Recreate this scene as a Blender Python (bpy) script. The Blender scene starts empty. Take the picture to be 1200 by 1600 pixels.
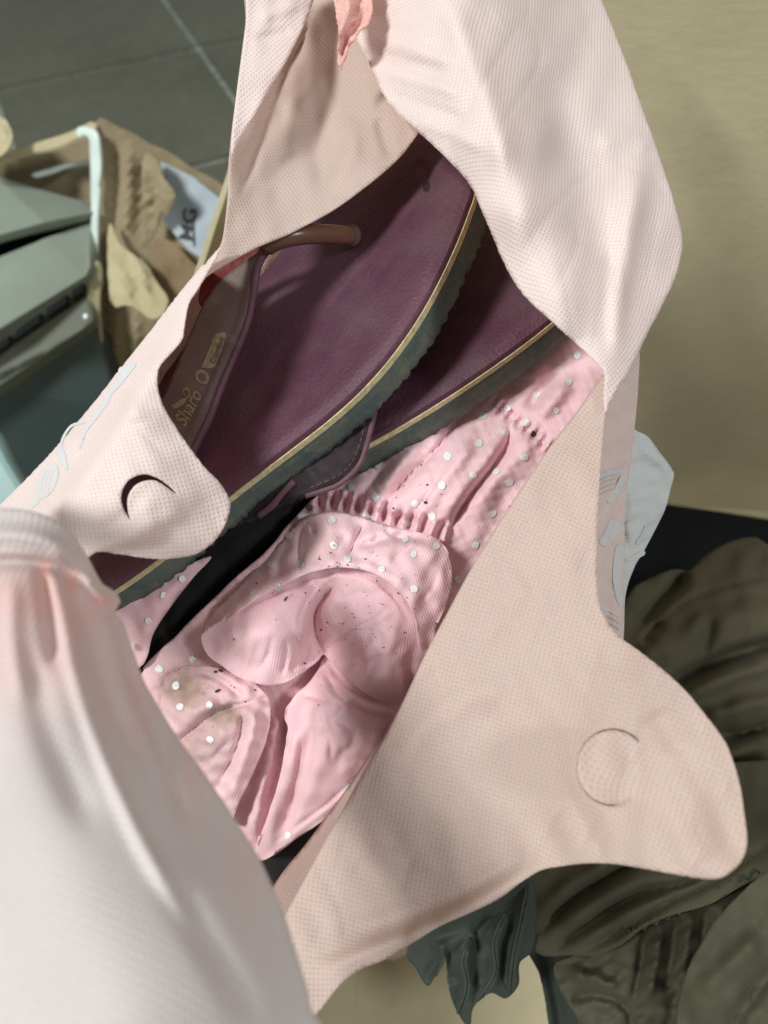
import bpy, bmesh, math, random
import numpy as np
from mathutils import Vector, Matrix
from mathutils.geometry import delaunay_2d_cdt
random.seed(7); rng = np.random.RandomState(7)
scene = bpy.context.scene
R = math.radians

# ------------------------------------------------------------------ camera
CAM = Vector((0.0, 0.0, 0.62)); PITCH = R(35); FPX = 1209.0
sP, cP = math.sin(PITCH), math.cos(PITCH)
cam_data = bpy.data.cameras.new('camera'); cam = bpy.data.objects.new('camera', cam_data)
scene.collection.objects.link(cam)
cam.location = CAM; cam.rotation_euler = (PITCH, 0, 0)
cam_data.sensor_fit = 'VERTICAL'; cam_data.sensor_height = 36.0
cam_data.lens = 36.0 * FPX / 1600.0
cam_data.clip_start = 0.01; cam_data.clip_end = 60
cam_data.dof.use_dof = True; cam_data.dof.focus_distance = 0.335
cam_data.dof.aperture_fstop = (cam_data.lens / 1000.0) / 0.0036
scene.camera = cam

# ------------------------------------------------------------------ light
world = bpy.data.worlds.new('World'); scene.world = world; world.use_nodes = True
bg = world.node_tree.nodes['Background']
bg.inputs[0].default_value = (0.97, 1.0, 0.98, 1); bg.inputs[1].default_value = 0.30

def area_lamp(name, loc, target, sx, sy, watts, col, spin=0):
    l = bpy.data.lights.new(name, 'AREA'); l.shape = 'RECTANGLE'; l.size = sx; l.size_y = sy
    l.energy = watts; l.color = col
    o = bpy.data.objects.new(name, l); scene.collection.objects.link(o)
    o.location = loc
    q = (Vector(target) - Vector(loc)).to_track_quat('-Z', 'Y')
    o.rotation_euler = (q.to_matrix() @ Matrix.Rotation(spin, 3, 'Z')).to_euler()
    return o
area_lamp('ceiling_tube_lamp', (-1.14, -0.30, 1.88), (0.0, 0.25, 0.3), 0.30, 0.42, 44.0, (0.97, 1.0, 0.97))
area_lamp('ceiling_panel_lamp', (1.15, -0.55, 1.95), (0.05, 0.25, 0.3), 0.28, 0.28, 17.0, (0.95, 1.0, 1.0))
vs = scene.view_settings
vs.view_transform = 'Standard'; vs.look = 'None'; vs.exposure = -0.08; vs.gamma = 1.0
scene.render.engine = 'CYCLES'
scene.cycles.max_bounces = 8; scene.cycles.transmission_bounces = 6
scene.cycles.use_denoising = True

# ------------------------------------------------------------------ helpers
def P(px, py, d):
    a = (px - 600.0) / FPX; b = (800.0 - py) / FPX
    return Vector((a * d, d * (sP + b * cP), CAM.z + d * (-cP + b * sP)))
def P_np(px, py, d):
    a = (px - 600.0) / FPX; b = (800.0 - py) / FPX
    return np.stack([a * d, d * (sP + b * cP), CAM.z + d * (-cP + b * sP)], 1)
def cam2world(v): return Vector((v[0], v[1] * cP - v[2] * sP, v[1] * sP + v[2] * cP))

def link(o, parent=None):
    scene.collection.objects.link(o)
    if parent is not None:
        o.parent = parent
        loc = parent.location.copy(); p = parent
        while p.parent is not None:
            p = p.parent; loc = loc * 0 + p.location
        o.matrix_parent_inverse = Matrix.Translation(-loc) if parent.parent is None and parent.type == 'EMPTY' else Matrix.Identity(4)
    return o
def thing(name, loc, label, cat, group=None):
    o = bpy.data.objects.new(name, None); scene.collection.objects.link(o)
    o.location = loc; o.empty_display_size = 0.02
    o['label'] = label; o['category'] = cat
    if group: o['group'] = group
    return o
def tag(o, label=None, cat=None, kind=None):
    if label: o['label'] = label
    if cat: o['category'] = cat
    if kind: o['kind'] = kind
    return o
def mesh_obj(name, verts, faces, mat, parent=None, smooth=True):
    me = bpy.data.meshes.new(name); me.from_pydata([tuple(v) for v in verts], [], faces); me.update()
    if smooth:
        me.polygons.foreach_set('use_smooth', [True] * len(me.polygons))
    if mat: me.materials.append(mat)
    return link(bpy.data.objects.new(name, me), parent)

def catmull(pts, closed, step):
    pts = [np.array(p, float) for p in pts]; n = len(pts); out = []
    for i in range(n if closed else n - 1):
        if closed: p0, p1, p2, p3 = pts[i - 1], pts[i], pts[(i + 1) % n], pts[(i + 2) % n]
        else: p0, p1, p2, p3 = pts[max(i - 1, 0)], pts[i], pts[i + 1], pts[min(i + 2, n - 1)]
        k = max(1, int(round(np.linalg.norm(p2 - p1) / step)))
        for j in range(k):
            t = j / k
            out.append(0.5 * ((2 * p1) + (-p0 + p2) * t + (2 * p0 - 5 * p1 + 4 * p2 - p3) * t * t + (-p0 + 3 * p1 - 3 * p2 + p3) * t ** 3))
    if not closed: out.append(pts[-1])
    return np.array(out)
def in_poly(x, y, poly):
    inside = np.zeros(len(x), bool); n = len(poly)
    for i in range(n):
        x1, y1 = poly[i]; x2, y2 = poly[(i + 1) % n]
        if y1 == y2: continue
        c = ((y1 > y) != (y2 > y)) & (x < (x2 - x1) * (y - y1) / (y2 - y1) + x1)
        inside ^= c
    return inside
def poly_dist(x, y, pl):
    """unsigned distance, signed side, and running fraction along the polyline"""
    best = np.full(len(x), 1e9); side = np.zeros(len(x)); frac = np.zeros(len(x))
    seg = np.linalg.norm(np.diff(pl, axis=0), axis=1); tot = seg.sum(); acc = 0
    for i in range(len(pl) - 1):
        a, b = pl[i], pl[i + 1]; ab = b - a; L2 = (ab ** 2).sum() + 1e-9
        t = np.clip(((x - a[0]) * ab[0] + (y - a[1]) * ab[1]) / L2, 0, 1)
        dx = x - (a[0] + t * ab[0]); dy = y - (a[1] + t * ab[1]); d = np.hypot(dx, dy)
        m = d < best
        best[m] = d[m]; side[m] = np.sign(ab[0] * dy - ab[1] * dx)[m]; frac[m] = ((acc + t * seg[i]) / tot)[m]
        acc += seg[i]
    return best, side, frac
class Depth:
    """depth field: thin-plate spline through control points + folds (mm toward the viewer)"""
    def __init__(self, ctrl=None, folds=(), noise=(), bumps=(), fn=None, fscale=1.0, crease=None, extra=None):
        self.fn = fn; self.extra = extra; self.cr = []
        if crease:
            amp, wl, seed, nn = crease; r = np.random.RandomState(seed)
            for k in range(nn):
                th, th2, th3 = r.rand(3) * 6.283; q = 3.1416 / (wl * (.7 + .9 * r.rand())); q2 = q * (.5 + r.rand()); q3 = q * (.8 + r.rand())
                self.cr.append((amp * (.5 + r.rand()), q * math.cos(th), q * math.sin(th), r.rand() * 6.28, q2 * math.cos(th2), q2 * math.sin(th2), r.rand() * 6.28, q3 * math.cos(th3), q3 * math.sin(th3), r.rand() * 6.28))
        if fn is None:
            c = np.array(ctrl, float); self.c = c[:, :2] / 400.0; n = len(c)
            r = np.linalg.norm(self.c[:, None] - self.c[None], axis=2)
            K = self.phi(r) + np.eye(n) * 1e-3
            Pm = np.hstack([np.ones((n, 1)), self.c])
            A = np.zeros((n + 3, n + 3)); A[:n, :n] = K; A[:n, n:] = Pm; A[n:, :n] = Pm.T
            self.w = np.linalg.solve(A, np.concatenate([c[:, 2], np.zeros(3)]))
        self.folds = [(catmull(f[0], False, 14), f[1] * fscale, f[2], f[3] if len(f) > 3 else 'g') for f in folds]
        self.bumps = bumps
        self.noise = []
        for (amp, wl, seed) in noise:
            r = np.random.RandomState(seed); 
            for k in range(7):
                th = r.rand() * 6.283; q = 6.283 / (wl * (0.6 + 0.9 * r.rand()))
                self.noise.append((amp / 2.6, q * math.cos(th), q * math.sin(th), r.rand() * 6.283))
    @staticmethod
    def phi(r): return np.where(r > 1e-9, r * r * np.log(np.maximum(r, 1e-9)), 0.0)
    def __call__(self, x, y):
        x = np.asarray(x, float); y = np.asarray(y, float)
        if self.fn is not None: d = self.fn(x, y)
        else:
            q = np.stack([x, y], 1) / 400.0
            r = np.linalg.norm(q[:, None] - self.c[None], axis=2); n = len(self.c)
            d = self.phi(r) @ self.w[:n] + self.w[n] + q @ self.w[n + 1:]
        h = np.zeros(len(x))
        for pl, amp, w, kind in self.folds:
            t, s, f = poly_dist(x, y, pl)
            taper = np.clip(np.minimum(f, 1 - f) * 5 + 0.12, 0, 1)
            taper = np.where((f <= 0) | (f >= 1), 0.12, taper)
            if kind == 'g': h += amp * taper * np.exp(-(t / w) ** 2)
            elif kind == 'v': h += amp * taper * np.exp(-t / w)
            elif kind == 's':      # step: one side high (left of travel in image = s<0)
                st = t * s
                up = 1 / (1 + np.exp(np.clip(st / 1.6, -40, 40)))
                h += amp * taper * up * np.exp(-t / w)
        for (cx, cy, rx, ry, ang, amp) in self.bumps:
            ca, sa = math.cos(R(ang)), math.sin(R(ang))
            u = ((x - cx) * ca + (y - cy) * sa) / rx; v = (-(x - cx) * sa + (y - cy) * ca) / ry
            h += amp * np.exp(-(u * u + v * v))
        for a, kx, ky, ph in self.noise: h += a * np.sin(kx * x + ky * y + ph)
        for a, kx, ky, p, k2, l2, p2, k3, l3, p3 in self.cr:
            ph = kx * x + ky * y + p + 1.1 * np.sin(k2 * x + l2 * y + p2)
            h -= a * np.exp(-np.abs(np.sin(ph)) * 7) * np.clip(np.sin(k3 * x + l3 * y + p3), 0, 1)
        if self.extra is not None: h += self.extra(x, y)
        return d - h * 0.001

def cdt(poly, holes, step, seed=1):
    poly = np.asarray(poly, float); r = np.random.RandomState(seed)
    x0, y0 = poly.min(0); x1, y1 = poly.max(0)
    gx = np.arange(x0 + step * .5, x1, step); rows = []
    for k, yy in enumerate(np.arange(y0 + step * .5, y1, step * 0.866)):
        rows.append(np.stack([gx + (step / 2 if k % 2 else 0), np.full(len(gx), yy)], 1))
    g = np.concatenate(rows) if rows else np.zeros((0, 2))
    g = g + (r.rand(*g.shape) - .5) * step * 0.15
    if len(g): g = g[in_poly(g[:, 0], g[:, 1], poly)]
    loops = [poly] + [np.asarray(h, float) for h in holes]
    for L in loops:
        if len(g):
            t, _, _ = poly_dist(g[:, 0], g[:, 1], np.vstack([L, L[:1]])); g = g[t > step * 0.55]
    for h in loops[1:]:
        if len(g): g = g[~in_poly(g[:, 0], g[:, 1], h)]
    pts = []; edges = []
    for L in loops:
        b = len(pts); n = len(L); pts += [tuple(p) for p in L]
        edges += [(b + i, b + (i + 1) % n) for i in range(n)]
    nb = len(poly)
    pts += [tuple(p) for p in g]
    res = delaunay_2d_cdt([Vector(p) for p in pts], edges, [], 0, 1e-5)
    v = np.array([(p.x, p.y) for p in res[0]]); tri = np.array([list(f) for f in res[2] if len(f) == 3])
    orig = res[3]
    idx = {}
    for i, o in enumerate(orig):
        for k in o: idx[k] = i
    c = v[tri].mean(1)
    keep = in_poly(c[:, 0], c[:, 1], poly)
    for h in loops[1:]: keep &= ~in_poly(c[:, 0], c[:, 1], h)
    tri = tri[keep]
    a, b, cc = v[tri[:, 0]], v[tri[:, 1]], v[tri[:, 2]]
    ar = (b[:, 0] - a[:, 0]) * (cc[:, 1] - a[:, 1]) - (b[:, 1] - a[:, 1]) * (cc[:, 0] - a[:, 0])
    fl = ar > 0       # pixel y points down: flip so normals face the viewer
    tri[fl] = tri[fl][:, ::-1]
    return v, tri, [idx[i] for i in range(nb)]

def roll_strip(v, d, ring, poly, a, b, rows):
    """vertices and quads that curl away behind a silhouette edge from outline point a to b"""
    n = len(poly)
    ia = int(np.argmin(((poly - np.array(a)) ** 2).sum(1))); ib = int(np.argmin(((poly - np.array(b)) ** 2).sum(1)))
    chain = []; i = ia
    while True:
        chain.append(i)
        if i == ib: break
        i = (i + 1) % n
    area = 0.5 * np.sum(poly[:, 0] * np.roll(poly[:, 1], -1) - np.roll(poly[:, 0], -1) * poly[:, 1])
    sg = 1 if area > 0 else -1
    nv, nd, nf = [], [], []; base = len(v); m = len(chain)
    for k, (o, dd) in enumerate(rows):
        for j, c in enumerate(chain):
            t = poly[(c + 1) % n] - poly[c - 1]; t = t / (np.linalg.norm(t) + 1e-9)
            nrm = np.array([t[1], -t[0]]) * sg
            nv.append(poly[c] + nrm * o); nd.append(d[ring[c]] + dd)
    def vid(k, j): return ring[chain[j]] if k < 0 else base + k * m + j
    for k in range(len(rows)):
        for j in range(m - 1):
            f = (vid(k - 1, j), vid(k, j), vid(k, j + 1), vid(k - 1, j + 1))
            nf.append(f if sg < 0 else f[::-1])
    return np.array(nv), np.array(nd), nf

def crumple(V, faces, px, strain, anchor, iters, seed, along=None, passes=2):
    '''cloth buckling: edges want to be longer than they are, bending keeps the ripples smooth, a soft anchor keeps the pose'''
    V = np.array(V, float); r = np.random.RandomState(seed); n = len(V)
    E = set()
    for f in faces:
        for a, b in zip(f, f[1:] + f[:1]): E.add((a, b) if a < b else (b, a))
    E = np.array(sorted(E)); i, j = E[:, 0], E[:, 1]
    val = np.maximum(np.bincount(i, minlength=n) + np.bincount(j, minlength=n), 1)[:, None]
    mid = (px[i] + px[j]) / 2; q = np.zeros(len(E))
    for _ in range(5):
        th = r.rand() * 6.28; w = 6.28 / r.uniform(70, 190); q += np.sin(w * (mid[:, 0] * math.cos(th) + mid[:, 1] * math.sin(th)) + r.rand() * 6.28)
    st = strain * np.clip(.75 + .35 * q, .1, 1.7)
    if along is not None:
        d = px[j] - px[i]; d = d / (np.linalg.norm(d, axis=1)[:, None] + 1e-9); c = np.abs(d @ np.array(along)) ; st = st * (.25 + .95 * c ** 2)
    L0 = np.linalg.norm(V[j] - V[i], axis=1) * (1 + st)
    def acc(k, x): return np.stack([np.bincount(k, weights=x[:, c], minlength=n) for c in range(3)], 1)
    def lap(x): return (acc(i, x[j]) + acc(j, x[i])) / val - x
    N = acc(i, np.zeros((len(E), 3)))
    nz = r.randn(n, 1)
    for _ in range(14): nz = nz + .6 * ((np.bincount(i, weights=nz[j, 0], minlength=n) + np.bincount(j, weights=nz[i, 0], minlength=n))[:, None] / val - nz)
    view = (V - np.array(CAM)); view /= np.linalg.norm(view, axis=1)[:, None]
    X = V - view * (nz / (nz.std() + 1e-9)) * .0009
    for it in range(iters):
        for _ in range(2):
            d = X[j] - X[i]; l = np.linalg.norm(d, axis=1); c = ((l - L0) / (l + 1e-12))[:, None] * d * .5
            X = X + 1.3 * (acc(i, c) - acc(j, c)) / val * 1.6
        for _ in range(passes):
            Lx = lap(X - V); X = X - .28 * lap(Lx)
        X = X + anchor * (V - X)
    D = X - V
    for _ in range(2): D = D + .5 * lap(D)
    return D
WARP = {}
def warp_delta(key, x, y):
    px, D = WARP[key]; out = np.zeros((len(x), 3))
    for k in range(len(x)):
        d2 = (px[:, 0] - x[k]) ** 2 + (px[:, 1] - y[k]) ** 2; ii = np.argpartition(d2, 3)[:3]; w = 1 / (d2[ii] + .5); out[k] = (D[ii] * w[:, None]).sum(0) / w.sum()
    return out
ROLL = [(1.5, .0008), (2.4, .0022), (2.4, .0045), (0.5, .009), (-6, .02), (-16, .04)]
def unwrap(o, rot, px):
    """isometric-ish UVs in metres, aligned with the picture axes then turned by rot"""
    me = o.data; ok = False
    try:
        bpy.context.view_layer.objects.active = o
        for q in bpy.context.selected_objects: q.select_set(False)
        o.select_set(True)
        me.uv_layers.new(name='uv')
        bpy.ops.object.mode_set(mode='EDIT'); bpy.ops.mesh.select_all(action='SELECT')
        try: bpy.ops.uv.unwrap(method='MINIMUM_STRETCH', margin=0.0, iterations=4)
        except Exception: bpy.ops.uv.unwrap(method='CONFORMAL', margin=0.0)
        bpy.ops.object.mode_set(mode='OBJECT'); ok = True
    except Exception as e:
        print('unwrap failed', o.name, e)
    uvl = me.uv_layers[0]; n = len(me.loops)
    uv = np.zeros(n * 2); uvl.data.foreach_get('uv', uv); uv = uv.reshape(-1, 2)
    li = np.zeros(n, int); me.loops.foreach_get('vertex_index', li)
    pp = px[li]
    if not ok or np.ptp(uv[:, 0]) < 1e-6: uv = pp / 4000.0
    co = np.zeros(len(me.vertices) * 3); me.vertices.foreach_get('co', co); co = co.reshape(-1, 3)
    A3 = sum(p.area for p in me.polygons); A2 = 0
    ls = np.zeros(len(me.polygons), int); lt = np.zeros(len(me.polygons), int)
    me.polygons.foreach_get('loop_start', ls); me.polygons.foreach_get('loop_total', lt)
    a, b, c = uv[ls], uv[ls + 1], uv[ls + 2]
    ar = np.abs((b[:, 0] - a[:, 0]) * (c[:, 1] - a[:, 1]) - (b[:, 1] - a[:, 1]) * (c[:, 0] - a[:, 0])) / 2
    A2 = (ar * np.where(lt == 4, 2, 1)).sum()
    uv = uv * math.sqrt(A3 / max(A2, 1e-12)); uv -= uv.mean(0)
    M, _, _, _ = np.linalg.lstsq(pp - pp.mean(0), uv, rcond=None)   # px @ M = uv
    if M[0, 0] * M[1, 1] - M[0, 1] * M[1, 0] > 0: uv[:, 1] *= -1; M[:, 1] *= -1
    th = math.atan2(M[0, 1], M[0, 0]) - R(rot)
    c_, s_ = math.cos(-th), math.sin(-th)
    uv = np.stack([uv[:, 0] * c_ - uv[:, 1] * s_, uv[:, 0] * s_ + uv[:, 1] * c_], 1)
    uvl.data.foreach_set('uv', uv.ravel())

def sheet(name, outline, dep, mat, parent=None, step=6, holes=(), rolls=(), thick=0.0004, uv='flat', rot=0,
          jag=0.0, smooth_outline=True, roll_rows=ROLL, smooth=True, crum=None, key=None):
    poly = catmull(outline, True, step) if smooth_outline else catmull_lin(outline, step)
    if jag:
        r = np.random.RandomState(len(name) + int(outline[0][0])); poly = poly + (r.rand(*poly.shape) - .5) * jag * 2
    hs = [catmull(h, True, 4) for h in holes]
    v, tri, ring = cdt(poly, hs, step)
    d = dep(v[:, 0], v[:, 1]); faces = [tuple(int(i) for i in t) for t in tri]
    for rl in rolls:
        a, b = rl[0], rl[1]; rows = rl[2] if len(rl) > 2 else roll_rows
        nv, nd, nf = roll_strip(v, d, ring, poly, a, b, rows)
        v = np.vstack([v, nv]); d = np.concatenate([d, nd]); faces += [tuple(int(i) for i in f) for f in nf]
    co3 = P_np(v[:, 0], v[:, 1], d)
    if crum:
        D = crumple(co3, faces, v, *crum); co3 = co3 + D; WARP[key or name] = (v, D)
    o = mesh_obj(name, co3, faces, mat, parent, smooth)
    if uv == 'unwrap': unwrap(o, rot, v)
    else:
        me = o.data; lay = me.uv_layers.new(name='uv'); li = np.zeros(len(me.loops), int); me.loops.foreach_get('vertex_index', li)
        q = np.stack([v[:, 0], -v[:, 1]], 1) * (np.median(d) / FPX)
        c_, s_ = math.cos(R(rot)), math.sin(R(rot)); q = np.stack([q[:, 0] * c_ - q[:, 1] * s_, q[:, 0] * s_ + q[:, 1] * c_], 1)
        lay.data.foreach_set('uv', q[li].ravel())
    if thick:
        m = o.modifiers.new('thickness', 'SOLIDIFY'); m.thickness = thick; m.offset = -1
    return o
def catmull_lin(pts, step):
    out = []; n = len(pts)
    for i in range(n):
        a = np.array(pts[i], float); b = np.array(pts[(i + 1) % n], float)
        k = max(1, int(round(np.linalg.norm(b - a) / step)))
        for j in range(k): out.append(a + (b - a) * j / k)
    return np.array(out)
def decals(name, polys, dep, mat, parent, lift=0.00035, step=5, kind=None, warp=None):
    V, F_ = [], []
    for pl in polys:
        v, tri, _ = cdt(np.array(pl, float), [], step)
        if len(tri) == 0: continue
        d = dep(v[:, 0], v[:, 1]) - lift; b = len(V)
        c3 = P_np(v[:, 0], v[:, 1], d)
        if warp: c3 = c3 + warp(v[:, 0], v[:, 1])
        V += list(c3); F_ += [tuple(int(i) + b for i in t) for t in tri]
    o = mesh_obj(name, V, F_, mat, parent)
    if kind: o['kind'] = kind
    return o
def ellipse(cx, cy, rx, ry, ang=0, n=12, wob=0.0):
    ca, sa = math.cos(R(ang)), math.sin(R(ang)); out = []
    for k in range(n):
        t = 6.2832 * k / n; w = 1 + wob * (random.random() - .5); x, y = rx * w * math.cos(t), ry * w * math.sin(t)
        out.append((cx + x * ca - y * sa, cy + x * sa + y * ca))
    return out
def ribbon(pl, w0, w1=None, closed=False):
    """outline polygon around a px polyline, width tapering"""
    p = catmull(pl, False, 5); n = len(p); L, Rr = [], []
    for i in range(n):
        t = p[min(i + 1, n - 1)] - p[max(i - 1, 0)]; t = t / (np.linalg.norm(t) + 1e-9)
        f = i / (n - 1); w = (w0 + ((w1 if w1 is not None else w0) - w0) * f) / 2
        w *= max(0.25, min(1, 6 * min(f, 1 - f) + .3))
        nn = np.array([-t[1], t[0]]); L.append(p[i] + nn * w); Rr.append(p[i] - nn * w)
    return L + Rr[::-1]
def prism(name, pts3, ext, mat, parent, bevel=0.0):
    n = len(pts3); a = [Vector(p) for p in pts3]; e = Vector(ext); b = [p + e for p in a]
    V = a + b; F_ = [tuple(range(n)), tuple(range(2 * n - 1, n - 1, -1))]
    F_ += [(i, i + n, (i + 1) % n + n, (i + 1) % n) for i in range(n)]
    o = mesh_obj(name, V, F_, mat, parent, smooth=False)
    bm = bmesh.new(); bm.from_mesh(o.data); bmesh.ops.recalc_face_normals(bm, faces=bm.faces); bm.to_mesh(o.data); bm.free()
    if bevel:
        m = o.modifiers.new('bevel', 'BEVEL'); m.width = bevel; m.segments = 2
    return o
def tube(name, pts, rad, mat, parent, n=10, cap=True):
    pts = [Vector(p) for p in pts]; V = []; F_ = []; prev = None
    for i, p in enumerate(pts):
        t = (pts[min(i + 1, len(pts) - 1)] - pts[max(i - 1, 0)]).normalized()
        u = t.orthogonal().normalized() if prev is None else (prev - t * prev.dot(t)).normalized()
        prev = u; w = t.cross(u); r = rad[i] if isinstance(rad, (list, tuple)) else rad
        for k in range(n):
            th = 6.28318 * k / n; V.append(p + (u * math.cos(th) + w * math.sin(th)) * r)
    for i in range(len(pts) - 1):
        for k in range(n):
            F_.append((i * n + k, i * n + (k + 1) % n, (i + 1) * n + (k + 1) % n, (i + 1) * n + k))
    if cap: F_ += [tuple(range(n))[::-1], tuple(range((len(pts) - 1) * n, len(pts) * n))]
    return mesh_obj(name, V, F_, mat, parent)
def text_polys(txt, size=1.0, shear=0.0):
    c = bpy.data.curves.new('t', 'FONT'); c.body = txt; c.size = size; c.shear = shear; c.resolution_u = 3
    c.align_x = 'LEFT'; c.offset = 0.012 * size
    o = bpy.data.objects.new('t', c); scene.collection.objects.link(o)
    bpy.context.view_layer.update()
    me = bpy.data.meshes.new_from_object(o.evaluated_get(bpy.context.evaluated_depsgraph_get()))
    V = np.array([tuple(v.co) for v in me.vertices]); F_ = [tuple(p.vertices) for p in me.polygons]
    bpy.data.objects.remove(o); bpy.data.curves.remove(c); bpy.data.meshes.remove(me)
    return V, F_
def text_on(name, txt, origin, ang, size, dep, mat, parent, lift=0.0005, shear=0.0, squash=1.0):
    V, F_ = text_polys(txt, size, shear)
    ca, sa = math.cos(R(ang)), math.sin(R(ang))
    x = V[:, 0] * squash; y = V[:, 1]
    px = origin[0] + x * ca - y * sa; py = origin[1] - (x * sa + y * ca)
    return mesh_obj(name, P_np(px, py, dep(px, py) - lift), F_, mat, parent, smooth=False)

# ------------------------------------------------------------------ materials
class NT:
    def __init__(self, name):
        self.m = bpy.data.materials.new(name); self.m.use_nodes = True
        self.t = self.m.node_tree; self.n = self.t.nodes; self.l = self.t.links
        self.b = self.n['Principled BSDF']; self.out = self.n['Material Output']
    def node(self, typ, **kw):
        nd = self.n.new(typ)
        for k, v in kw.items():
            if k.startswith('i_'):
                key = k[2:]; key = int(key) if key.isdigit() else key.replace('_', ' ')
                nd.inputs[key].default_value = v
            else: setattr(nd, k, v)
        return nd
    def ln(self, a, b): self.l.new(a, b)
    def noise(self, scale, detail=4, rough=.55, vec=None, dist=0):
        nd = self.node('ShaderNodeTexNoise'); nd.inputs['Scale'].default_value = scale; nd.inputs['Detail'].default_value = detail
        nd.inputs['Roughness'].default_value = rough; nd.inputs['Distortion'].default_value = dist
        self.ln(vec if vec is not None else self.coord('Object'), nd.inputs['Vector']); return nd.outputs['Fac']
    def coord(self, w):
        if not hasattr(self, 'tc'): self.tc = self.node('ShaderNodeTexCoord')
        return self.tc.outputs[w]
    def ramp(self, fac, stops):
        r = self.node('ShaderNodeValToRGB'); cr = r.color_ramp
        while len(cr.elements) < len(stops): cr.elements.new(0.5)
        for e, (p, c) in zip(cr.elements, stops): e.position = p; e.color = (c[0], c[1], c[2], 1) if not isinstance(c, float) else (c, c, c, 1)
        self.ln(fac, r.inputs[0]); return r.outputs[0]
    def mix(self, fac, a, b, mode='MIX'):
        m = self.node('ShaderNodeMix', data_type='RGBA', blend_type=mode)
        for s, v in ((0, fac), (6, a), (7, b)):
            if hasattr(v, 'is_output'): self.ln(v, m.inputs[s])
            else: m.inputs[s].default_value = v if s == 0 else (v[0], v[1], v[2], 1)
        return m.outputs[2]
    def math(self, op, a, b=None):
        m = self.node('ShaderNodeMath', operation=op)
        for s, v in ((0, a), (1, b)):
            if v is None: continue
            if hasattr(v, 'is_output'): self.ln(v, m.inputs[s])
            else: m.inputs[s].default_value = v
        return m.outputs[0]
    def bump(self, h, strength, dist, prev=None):
        b = self.node('ShaderNodeBump'); b.inputs['Strength'].default_value = strength; b.inputs['Distance'].default_value = dist
        self.ln(h, b.inputs['Height'])
        if prev is not None: self.ln(prev, b.inputs['Normal'])
        return b.outputs[0]
    def mapping(self, vec, scale=(1, 1, 1), rot=(0, 0, 0)):
        m = self.node('ShaderNodeMapping'); m.inputs['Scale'].default_value = scale; m.inputs['Rotation'].default_value = rot
        self.ln(vec, m.inputs['Vector']); return m.outputs[0]
    def col(self, c):
        if hasattr(c, 'is_output'): self.ln(c, self.b.inputs['Base Color'])
        else: self.b.inputs['Base Color'].default_value = (c[0], c[1], c[2], 1)
    def fin(self, rough=.7, spec=.4, normal=None):
        if hasattr(rough, 'is_output'): self.ln(rough, self.b.inputs['Roughness'])
        else: self.b.inputs['Roughness'].default_value = rough
        self.b.inputs['Specular IOR Level'].default_value = spec
        if normal is not None: self.ln(normal, self.b.inputs['Normal'])
        return self.m

def srgb(r, g, b):
    f = lambda c: (c / 255 / 12.92) if c / 255 <= .04045 else ((c / 255 + .055) / 1.055) ** 2.4
    return (f(r), f(g), f(b))

def bag_mat(name, base, trans_col, trans=.4, pit=.00165, painted_glow=False):
    k = NT(name); uv = k.coord('UV')
    m1 = k.mapping(uv, (1 / pit, 1 / pit, 1), (0, 0, R(45)))
    vo = k.node('ShaderNodeTexVoronoi', feature='F1', voronoi_dimensions='2D'); vo.inputs['Randomness'].default_value = 0.06; vo.inputs['Scale'].default_value = 1.0
    k.ln(m1, vo.inputs['Vector'])
    dot = k.ramp(vo.outputs['Distance'], [(0.14, 0.0), (0.36, 1.0)])
    fib = k.noise(900, 3, .6, uv); blotch = k.noise(22, 3, .5, uv)
    c = k.mix(k.ramp(blotch, [(.3, 0.0), (.7, 1.0)]), base, tuple(x * .95 for x in base))
    c = k.mix(k.math('MULTIPLY', k.math('SUBTRACT', 1.0, dot),   .27), c, tuple(x * y for x, y in zip(base, (.62, .55, .52))))
    c = k.mix(.10, c, k.ramp(fib, [(.3, tuple(x * .75 for x in base)), (.7, (1, 1, 1))]))
    nb = k.bump(dot, .55, .00035); nb = k.bump(fib, .15, .0002, nb)
    if painted_glow:
        va = k.node('ShaderNodeVertexColor', layer_name='dye'); c = k.mix(k.math('MULTIPLY', va.outputs['Color'], .8), c, (.88, .42, .34))  # coral mixed into the colour where light would glow through the cloth
    k.col(c); k.fin(.72, .25, nb)
    tr = k.node('ShaderNodeBsdfTranslucent'); tr.inputs[0].default_value = (*trans_col, 1); k.ln(nb, tr.inputs['Normal'])
    ms = k.node('ShaderNodeMixShader'); ms.inputs[0].default_value = trans
    k.ln(k.b.outputs[0], ms.inputs[1]); k.ln(tr.outputs[0], ms.inputs[2]); k.ln(ms.outputs[0], k.out.inputs[0])
    return k.m
M = {}
M['bag'] = bag_mat('nonwoven_pink', (.69, .60, .545), (1.0, .68, .56), .42)  # inner-face beige, with the dimmer light inside darkened into the base
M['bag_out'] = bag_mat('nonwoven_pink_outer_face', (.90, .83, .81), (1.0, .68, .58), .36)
M['bag_dyed'] = bag_mat('nonwoven_pink_with_coral_hem', (.70, .685, .695), (1.0, .70, .60), .34, painted_glow=True)
M['bag_white'] = bag_mat('white_printed_nonwoven', (.76, .79, .80), (.8, .8, .8), .2, pit=.0012)
M['salmon'] = bag_mat('salmon_tie', (.90, .59, .54), (1.0, .52, .44), .35)
k = NT('white_leaf_ink'); k.col((.56, .56, .565)); M['ink'] = k.fin(.55, .3, k.bump(k.noise(700, 2, .5, k.coord('Object')), .2, .0002))
k = NT('faint_leaf_ink'); k.col((.58, .58, .585)); M['ink_dim'] = k.fin(.7)
k = NT('grey_line_ink'); k.col((.45, .46, .46)); M['ink_line'] = k.fin(.7)

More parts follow.
